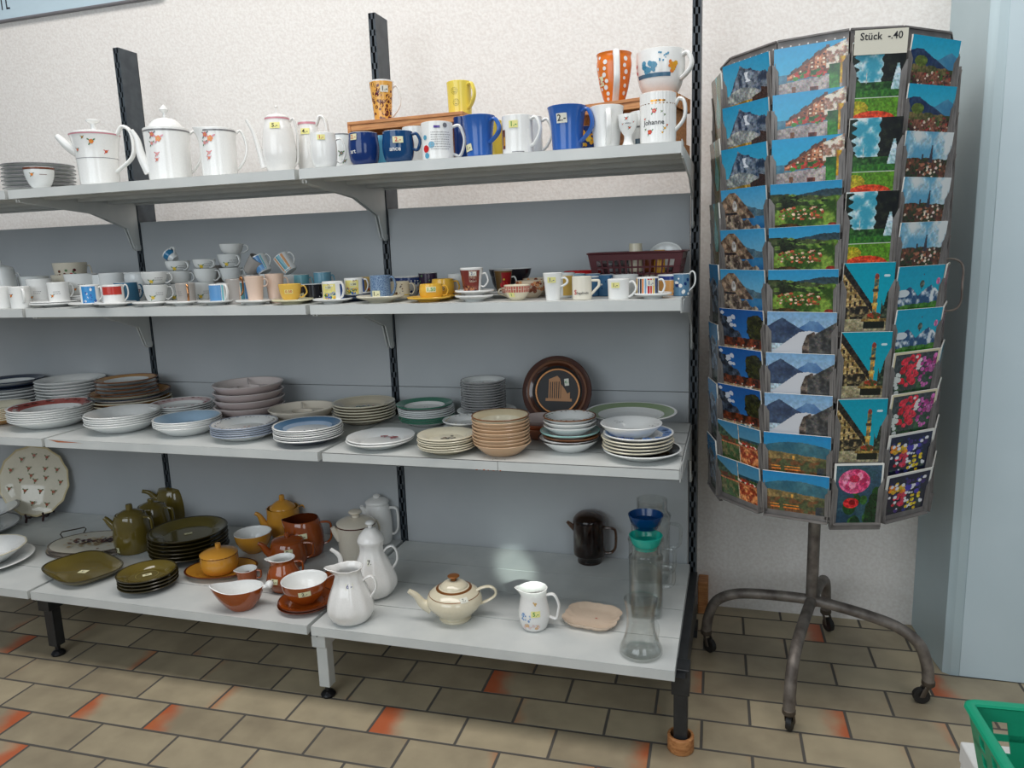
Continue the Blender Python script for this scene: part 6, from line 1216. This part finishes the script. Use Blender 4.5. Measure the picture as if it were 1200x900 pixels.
L_, W_, h_ = stand(289, 684, ZB, 24, 663, .6); vessel('creamer', 'tiny rust brown creamer with white inside beside the amber platter', 'jug', L_, W_, h_, 'mug', RUS, inner=W2, rim=W2, lip=(.008, -80, .6, .5), handle=(65, .88, .25, .014, 'square', (.003, .0045)))
pS = at(359, 710, ZB); xs, ys = float(pS[0]), float(pS[1])+.0; ms = mp(xs, ys, ZB)
for q in range(2): oval_plate('saucer', f"rust brown saucer, {('lower','upper')[q]} of two under the rust bowl", xs+.002*q, ys, ZB+q*.0075, 32.5*ms, 32.5*ms, 0, RUS, RUD, .017, 'saucer')
zc = ZB+.0150; vessel('bowl', 'rust brown bowl with cream inside and price tag standing on two saucers', 'bowl', (xs, ys, zc), 53*ms, float(Z(672, xs, ys+.04))-zc, 'bowl', RUS, inner=W2, rim=W2, tags=[('2.-', 'k', 'p', -2, .72, .034, .016, 4)])
# sauce boat
pG = at(284, 713, ZB); xg, yg = float(pG[0]), float(pG[1]); mg = mp(xg, yg, ZB); Rg = 25*mg; hg = float(Z(688, xg, yg))-ZB
rt = thing('sauce_boat', 'rust brown sauce boat with white inside and rounded white grip', 'sauce boat', (xg, yg, ZB), facing(xg, yg)-.22)
def boat(x, y, z, a):
    k = z/hg; c = sin(a); x2 = x*1.05; y2 = y*.8
    if c < 0: x2 -= max(0, -c)**5*.020*k; z += max(0, -c)**4*.014*k
    return (x2, y2, z)
op = spl([(.36*Rg, 0), (.5*Rg, .03*hg), (.8*Rg, .4*hg), (.95*Rg, .75*hg), (Rg, hg)], 4); ins = [(r-.003, z+.001) for r, z in op][::-1]; b = MB(); n1_ = len(op)
b.lathe([(0, 0)]+op+ins[:-2]+[(0, .006)], RUS, 48, lambda i, j, n: RUS if i < n1_ else W2, boat); b.build('body', rt)
b = MB(); b.tube(spl([(Rg*.98, 0, hg*.90), (Rg*1.15, 0, hg*.93), (Rg*1.28, 0, hg*.99), (Rg*1.42, 0, hg*1.0), (Rg*1.5, 0, hg)], 3), [.006, .006, .006, .0065, .008, .0095, .0115, .012, .0115, .010, .008, .006, .003], W2, 12, normal=(0, 1, 0), w=[.011, .010, .009, .009, .010, .011, .013, .014, .0135, .012, .010, .007, .003]); b.build('grip', rt)
# whites
L_, W_, h_ = stand(444, 640, ZB, 33, 586, .8); vessel('coffee_pot', 'white glossy lidded coffee pot at the back beside the middle upright', 'coffee pot', L_, W_, h_, 'barrel', PORC, handle=(78, .88, .2, .028, 'square', (.005, .008)), spout=(-75, [(.7, .7, .26), (.95, .85, .2), (1.15, 1.0, .14)]), lid=([(.82, 0), (.84, .06), (.6, .12), (.2, .15)], [(0, .13), (.2, .14), (.28, .2), (.1, .24), (0, .24)], PORC))
RBW = glaze(78, 40, 36, .2); CRM = glaze(222, 212, 194, .15)
L_, W_, h_ = stand(419, 660, ZB, 46, 607, .8); vessel('coffee_pot', 'cream coffee pot with dark brown rim line and round knob', 'coffee pot', L_, W_, h_, 'mug', CRM, handle=(120, .86, .25, .026), spout=(-80, [(.85, .6, .2), (1.05, .8, .18), (1.2, .98, .12)]),
   lid=([(1.0, 0), (.96, .05), (.6, .13), (.22, .17)], [(0, .15), (.2, .17), (.18, .23), (.34, .3), (.3, .36), (0, .38)], CRM, CRM), decor=[('ring', h_*.965, h_*.999, RBW)], tags=[])
FL = (8, .10)
L_, W_, h_ = stand(438, 704, ZB, 54, 627, .62); vessel('coffee_pot', 'tall white pear-shaped coffee pot with domed lid and price mark', 'coffee pot', L_, W_, h_, 'pear', PORC, flutes=(10, .06), handle=(80, .80, .36, .04, 'loop', (.0038, .0065)),
   spout=(-84, [(.85, .30, .2), (1.2, .42, .16), (1.32, .62, .12), (1.4, .82, .10), (1.72, .96, .075)]), lid=([(.58, 0), (.6, .03), (.5, .12), (.28, .22), (.12, .25)], [(0, .24), (.1, .25), (.1, .29), (.2, .33), (.14, .37), (0, .38)], PORC), tags=[('7.-', 'k', 'w', -8, .70, .02, .018)])
L_, W_, h_ = stand(411, 734, ZB, 53, 657, .62); vessel('milk_jug', 'white fluted pear-shaped jug in front of the tall coffee pot', 'jug', L_, W_, h_, 'jugpear', PORC, flutes=(10, .06), lip=(.024, -85, .84, .6), handle=(74, .74, .36, .036, 'loop', (.0035, .006)), tags=[('6.-', 'b', 'w', 0, .74, .02, .016)])
CRT = glaze(218, 208, 182, .1, coat=.3); GB = glaze(150, 96, 52, .3, .5)
L_, W_, h_ = stand(533, 733, ZB, 66, 677, .55); vessel('teapot', 'cream squat teapot with brown gold bands and large loop handle', 'teapot', L_, W_, h_, 'pedestal', CRT, spout=(-88, [(.85, .42, .26), (1.15, .55, .17), (1.35, .8, .12), (1.62, .98, .085)]), handle=(84, .86, .42, .052, 'loop', (.004, .006)),
   lid=([(.5, 0), (.46, .06), (.3, .15), (.12, .18)], [(0, .16), (.1, .18), (.09, .26), (.2, .29), (.2, .33), (0, .34)], CRT, GB), decor=[('ring', h_*.80, h_*.815, GB), ('ring', h_*.955, h_*.985, GB)], tags=[('7.-', 'k', 'w', 22, .84, .022, .010)], n=44)
L_, W_, h_ = stand(626, 740, ZB, 37, 683, .6)
vessel('milk_jug', 'white milk jug with faint animal picture, between teapot and square dish', 'jug', L_, W_, h_, 'milk', PORC, lip=(.014, -82, .8, .45), handle=(78, .84, .28, .032, 'round', (.0038, .0065)),
   decor=[('spots', [glaze(130, 160, 200), glaze(170, 190, 214)], 12, .002, .004, -50, -15, h_*.3, h_*.5), ('spots', [glaze(220, 180, 140), glaze(226, 204, 200)], 14, .002, .005, -45, 20, h_*.12, h_*.22), ('spots', [glaze(206, 170, 110)], 4, .002, .003, -5, 15, h_*.7, h_*.78)], tags=[('5.-', 'g', 'y', 5, .5, .024, .016)])
# square dish
pD = at(694, 727, ZB); xd, yd = float(pD[0]), float(pD[1]); md = mp(xd, yd, ZB); Rd = 35*md; DSH = glaze(226, 202, 178, .15, coat=.3)
rt = thing('square_dish', 'pinkish cream square dish with frilled corners near the glass mug', 'dish', (xd, yd, ZB), radians(-7))
def sqd(x, y, z, a):
    c, s_ = cos(a), sin(a); k = (abs(c)**6+abs(s_)**6)**(-1/6); q = 1-.05*max(0, cos(4*a)) if False else 1; r = sqrt(x*x+y*y)/Rd
    q = 1-.10*max(0, r-.6)/.4*math.exp(-((abs(sin(2*a))-1)/.05)**2)+.02*max(0, r-.6)/.4*cos(16*a)
    return (x*k*.92*q, y*k*.84*q, z)
b = MB(); b.lathe([(0, .004), (.62*Rd, .004), (.82*Rd, .007), (.94*Rd, .016), (1.0*Rd, .0175), (.98*Rd, .014), (.84*Rd, .003), (.7*Rd, 0), (0, 0)], DSH, 96, None, sqd)
fl(b, .01, .006, .0052, .0022, RED); b.poly([(.006, .0055, .0052), (.018, .006, .0052), (.006, .0068, .0052)], RED); b.build('dish_body', rt, 60)
# glassware
def glassy(name, label, cat, px, pyb, wpx, pyt, prof, mat=GLASS, t=.0028, base=.012, y=None, **k):
    L_, W_, h_ = (stand(px, pyb, ZB, wpx, pyt, k.get('rb', .9)) if y is None else put(px, y, ZB, wpx, pyt)); R_ = W_/2
    rt = thing(name, label, cat, L_, facing(L_[0], L_[1])); op = spl([(a*R_, b*h_) for a, b in prof], 4); ins = [(max(a-t, .002), b) for a, b in op if b > base][::-1]
    b = MB(); b.lathe([(0, .0015), (op[0][0]*.8, .0015)]+op+ins+[(ins[-1][0]*.9, base), (0, base)], mat, 48, None, k.get('deform')); b.build('body', rt, 60); return rt, R_, h_, Surf(op)
rt, R_, h_, S = glassy('glass_mug', 'clear glass waisted mug with thick foot and small handle at the shelf edge', 'glass mug', 751, 777, 51, 694, [(.92, 0), (1.0, .03), (.98, .12), (.82, .26), (.66, .5), (.66, .75), (.78, 1)], base=.007)
ear(h_*.66, h_*.30, S.r(h_*.66), S.r(h_*.30), .016, D(55), .004, .0055, GLASS).build('handle', rt)
def pitcher(px, pyb, wpx, pyt, label, lidc, y=None):
    def sqp(x, y_, z, a):
        c, s_ = cos(a), sin(a); k = 1 if z > .8*H[0] else (abs(c)**5+abs(s_)**5)**(-.2)*.92; return (x*k, y_*k, z)
    H = [1]; L_, W_, h_ = stand(px, pyb, ZB, wpx, pyt, .9) if y is None else put(px, y, ZB, wpx, pyt); H[0] = h_
    rt, R_, h_, S = glassy('glass_pitcher', label, 'pitcher', px, pyb, wpx, pyt, [(.92, 0), (1, .02), (1, .3), (1, .76), (.93, .82), (.8, .87), (.8, 1)], y=y, deform=sqp, base=.005)
    ear(h_*.72, h_*.42, R_, R_, .03, D(75), .005, .006, GLASS, 'square').build('handle', rt)
    if lidc:
        m = bpy.data.materials.new('tinted_plastic'); m.use_nodes = True; p = m.node_tree.nodes['Principled BSDF']; p.inputs['Base Color'].default_value = lidc; p.inputs['Roughness'].default_value = .2; p.inputs['Transmission Weight'].default_value = .25
        b = MB(); b.lathe([(.0, h_-.012), (.66*R_, h_-.012), (.72*R_, h_), (.84*R_, h_+.006), (.96*R_, h_+.026), (.9*R_, h_+.027), (.74*R_, h_+.008), (0, h_+.004)], m, 36); b.build('lid', rt)
    return rt
pitcher(757, 726, 41, 632, 'tall square clear glass pitcher with turquoise lid behind the glass mug', rgb(30, 190, 170))
pitcher(757, 0, 42, 613, 'tall clear glass pitcher with dark blue lid, behind the turquoise-lidded one', rgb(10, 70, 130), y=-.30)
pitcher(764, 0, 44, 585, 'clear glass pitcher without lid at the very back right corner', None, y=-.12)
SMG = glass('smoked_brown_glass', (.46, .30, .20))
rt, R_, h_, S = glassy('coffee_jug', 'smoked brown glass jug with domed lid standing alone at the back', 'coffee jug', 691, 665, 38, 606, [(.72, 0), (.76, .02), (.76, .12), (.94, .2), (1, .3), (1, 1)], mat=SMG, base=.006, t=.0035)
b = MB(); b.lathe(spl([(R_*1.02, h_), (R_*.96, h_+.012), (R_*.7, h_+.026), (R_*.3, h_+.033), (0.0001, h_+.034)], 3)+[(0, h_+.031), (R_*.9, h_+.006), (R_*.9, h_)], SMG, 40); b.build('lid', rt)
ear(h_*.86, h_*.24, R_, R_, .034, D(80), .0045, .0065, SMG, 'square').build('handle', rt)
b = MB(); q = spl([(R_*.9, h_*.8, .009), (R_*1.15, h_*.9, .0075), (R_*1.38, h_*.98, .005)], 4); s_, c_ = sin(D(-92)), -cos(D(-92)); b.tube([(a*s_, a*c_, z) for a, z, r in q], [r for a, z, r in q], SMG, 12); b.build('spout', rt)

# ---------------------------------------------------------------- green basket of cables on a white box, lower right
GRNB = glaze(14, 150, 112, .35); zr = .50
pa = at(1135, 824, zr); pb = at(1182, 900, zr); dx, dy = pb[0]-pa[0], pb[1]-pa[1]; ang = atan2(dx, -dy)
Lx, Ly, Hh = .30, .36, .13; th = ang
ex = np.array([cos(th), sin(th)]); ey = np.array([-sin(th), cos(th)])     # local axes; left-back corner at pa
cxy = pa[:2]+ex*Lx/2-ey*Ly/2
lattice_basket('plastic_basket', 'green plastic basket with oblong holes holding dark cables, lower right corner', (float(cxy[0]), float(cxy[1]), zr-Hh), th, Lx, Ly, Hh, .14, GRNB, 5, 6, 2, .42, .80, .016, None, .5)
qb = at(1127, 869, zr-Hh); 
qd = np.array(qb[:2])-cxy; qx, qy = float(qd@ex), float(qd@ey); b = MB(); b.box(qx, .17, -.20, qy, 0, zr-Hh-.001, noise_mat('white_carton', (206, 208, 208), (222, 222, 220), 12, .7, .05, .001)); b.box(qx-.002, .172, -.202, qy+.002, zr-Hh-.04, zr-Hh-.0005, glaze(220, 220, 218, .6))
o = b.build('carton', bevel=.003); o.location = (float(cxy[0])+.00, float(cxy[1]), 0); o.rotation_euler = (0, 0, th); tag(o, 'white lidded carton under the green basket in the lower right corner', 'carton')
for k, (c_, lb) in enumerate(((INKK, 'black cable curled inside the green basket'), (glaze(150, 160, 70, .4), 'yellow-green cable looped inside the green basket'))):
    b = MB(); rnd = random.Random(k+2); P_ = []
    for t in range(9): a = t*.9+k; P_.append((-.06+.05*cos(a)+.004*t, -.01+.09*sin(a)*(1-.05*t), .008+.006*t+k*.004))
    b.tube(spl(P_, 5), .004, c_, 8); o = b.build('cable'); o.location = (float(cxy[0]), float(cxy[1]), zr-Hh); o.rotation_euler = (0, 0, th); tag(o, lb, 'cable')
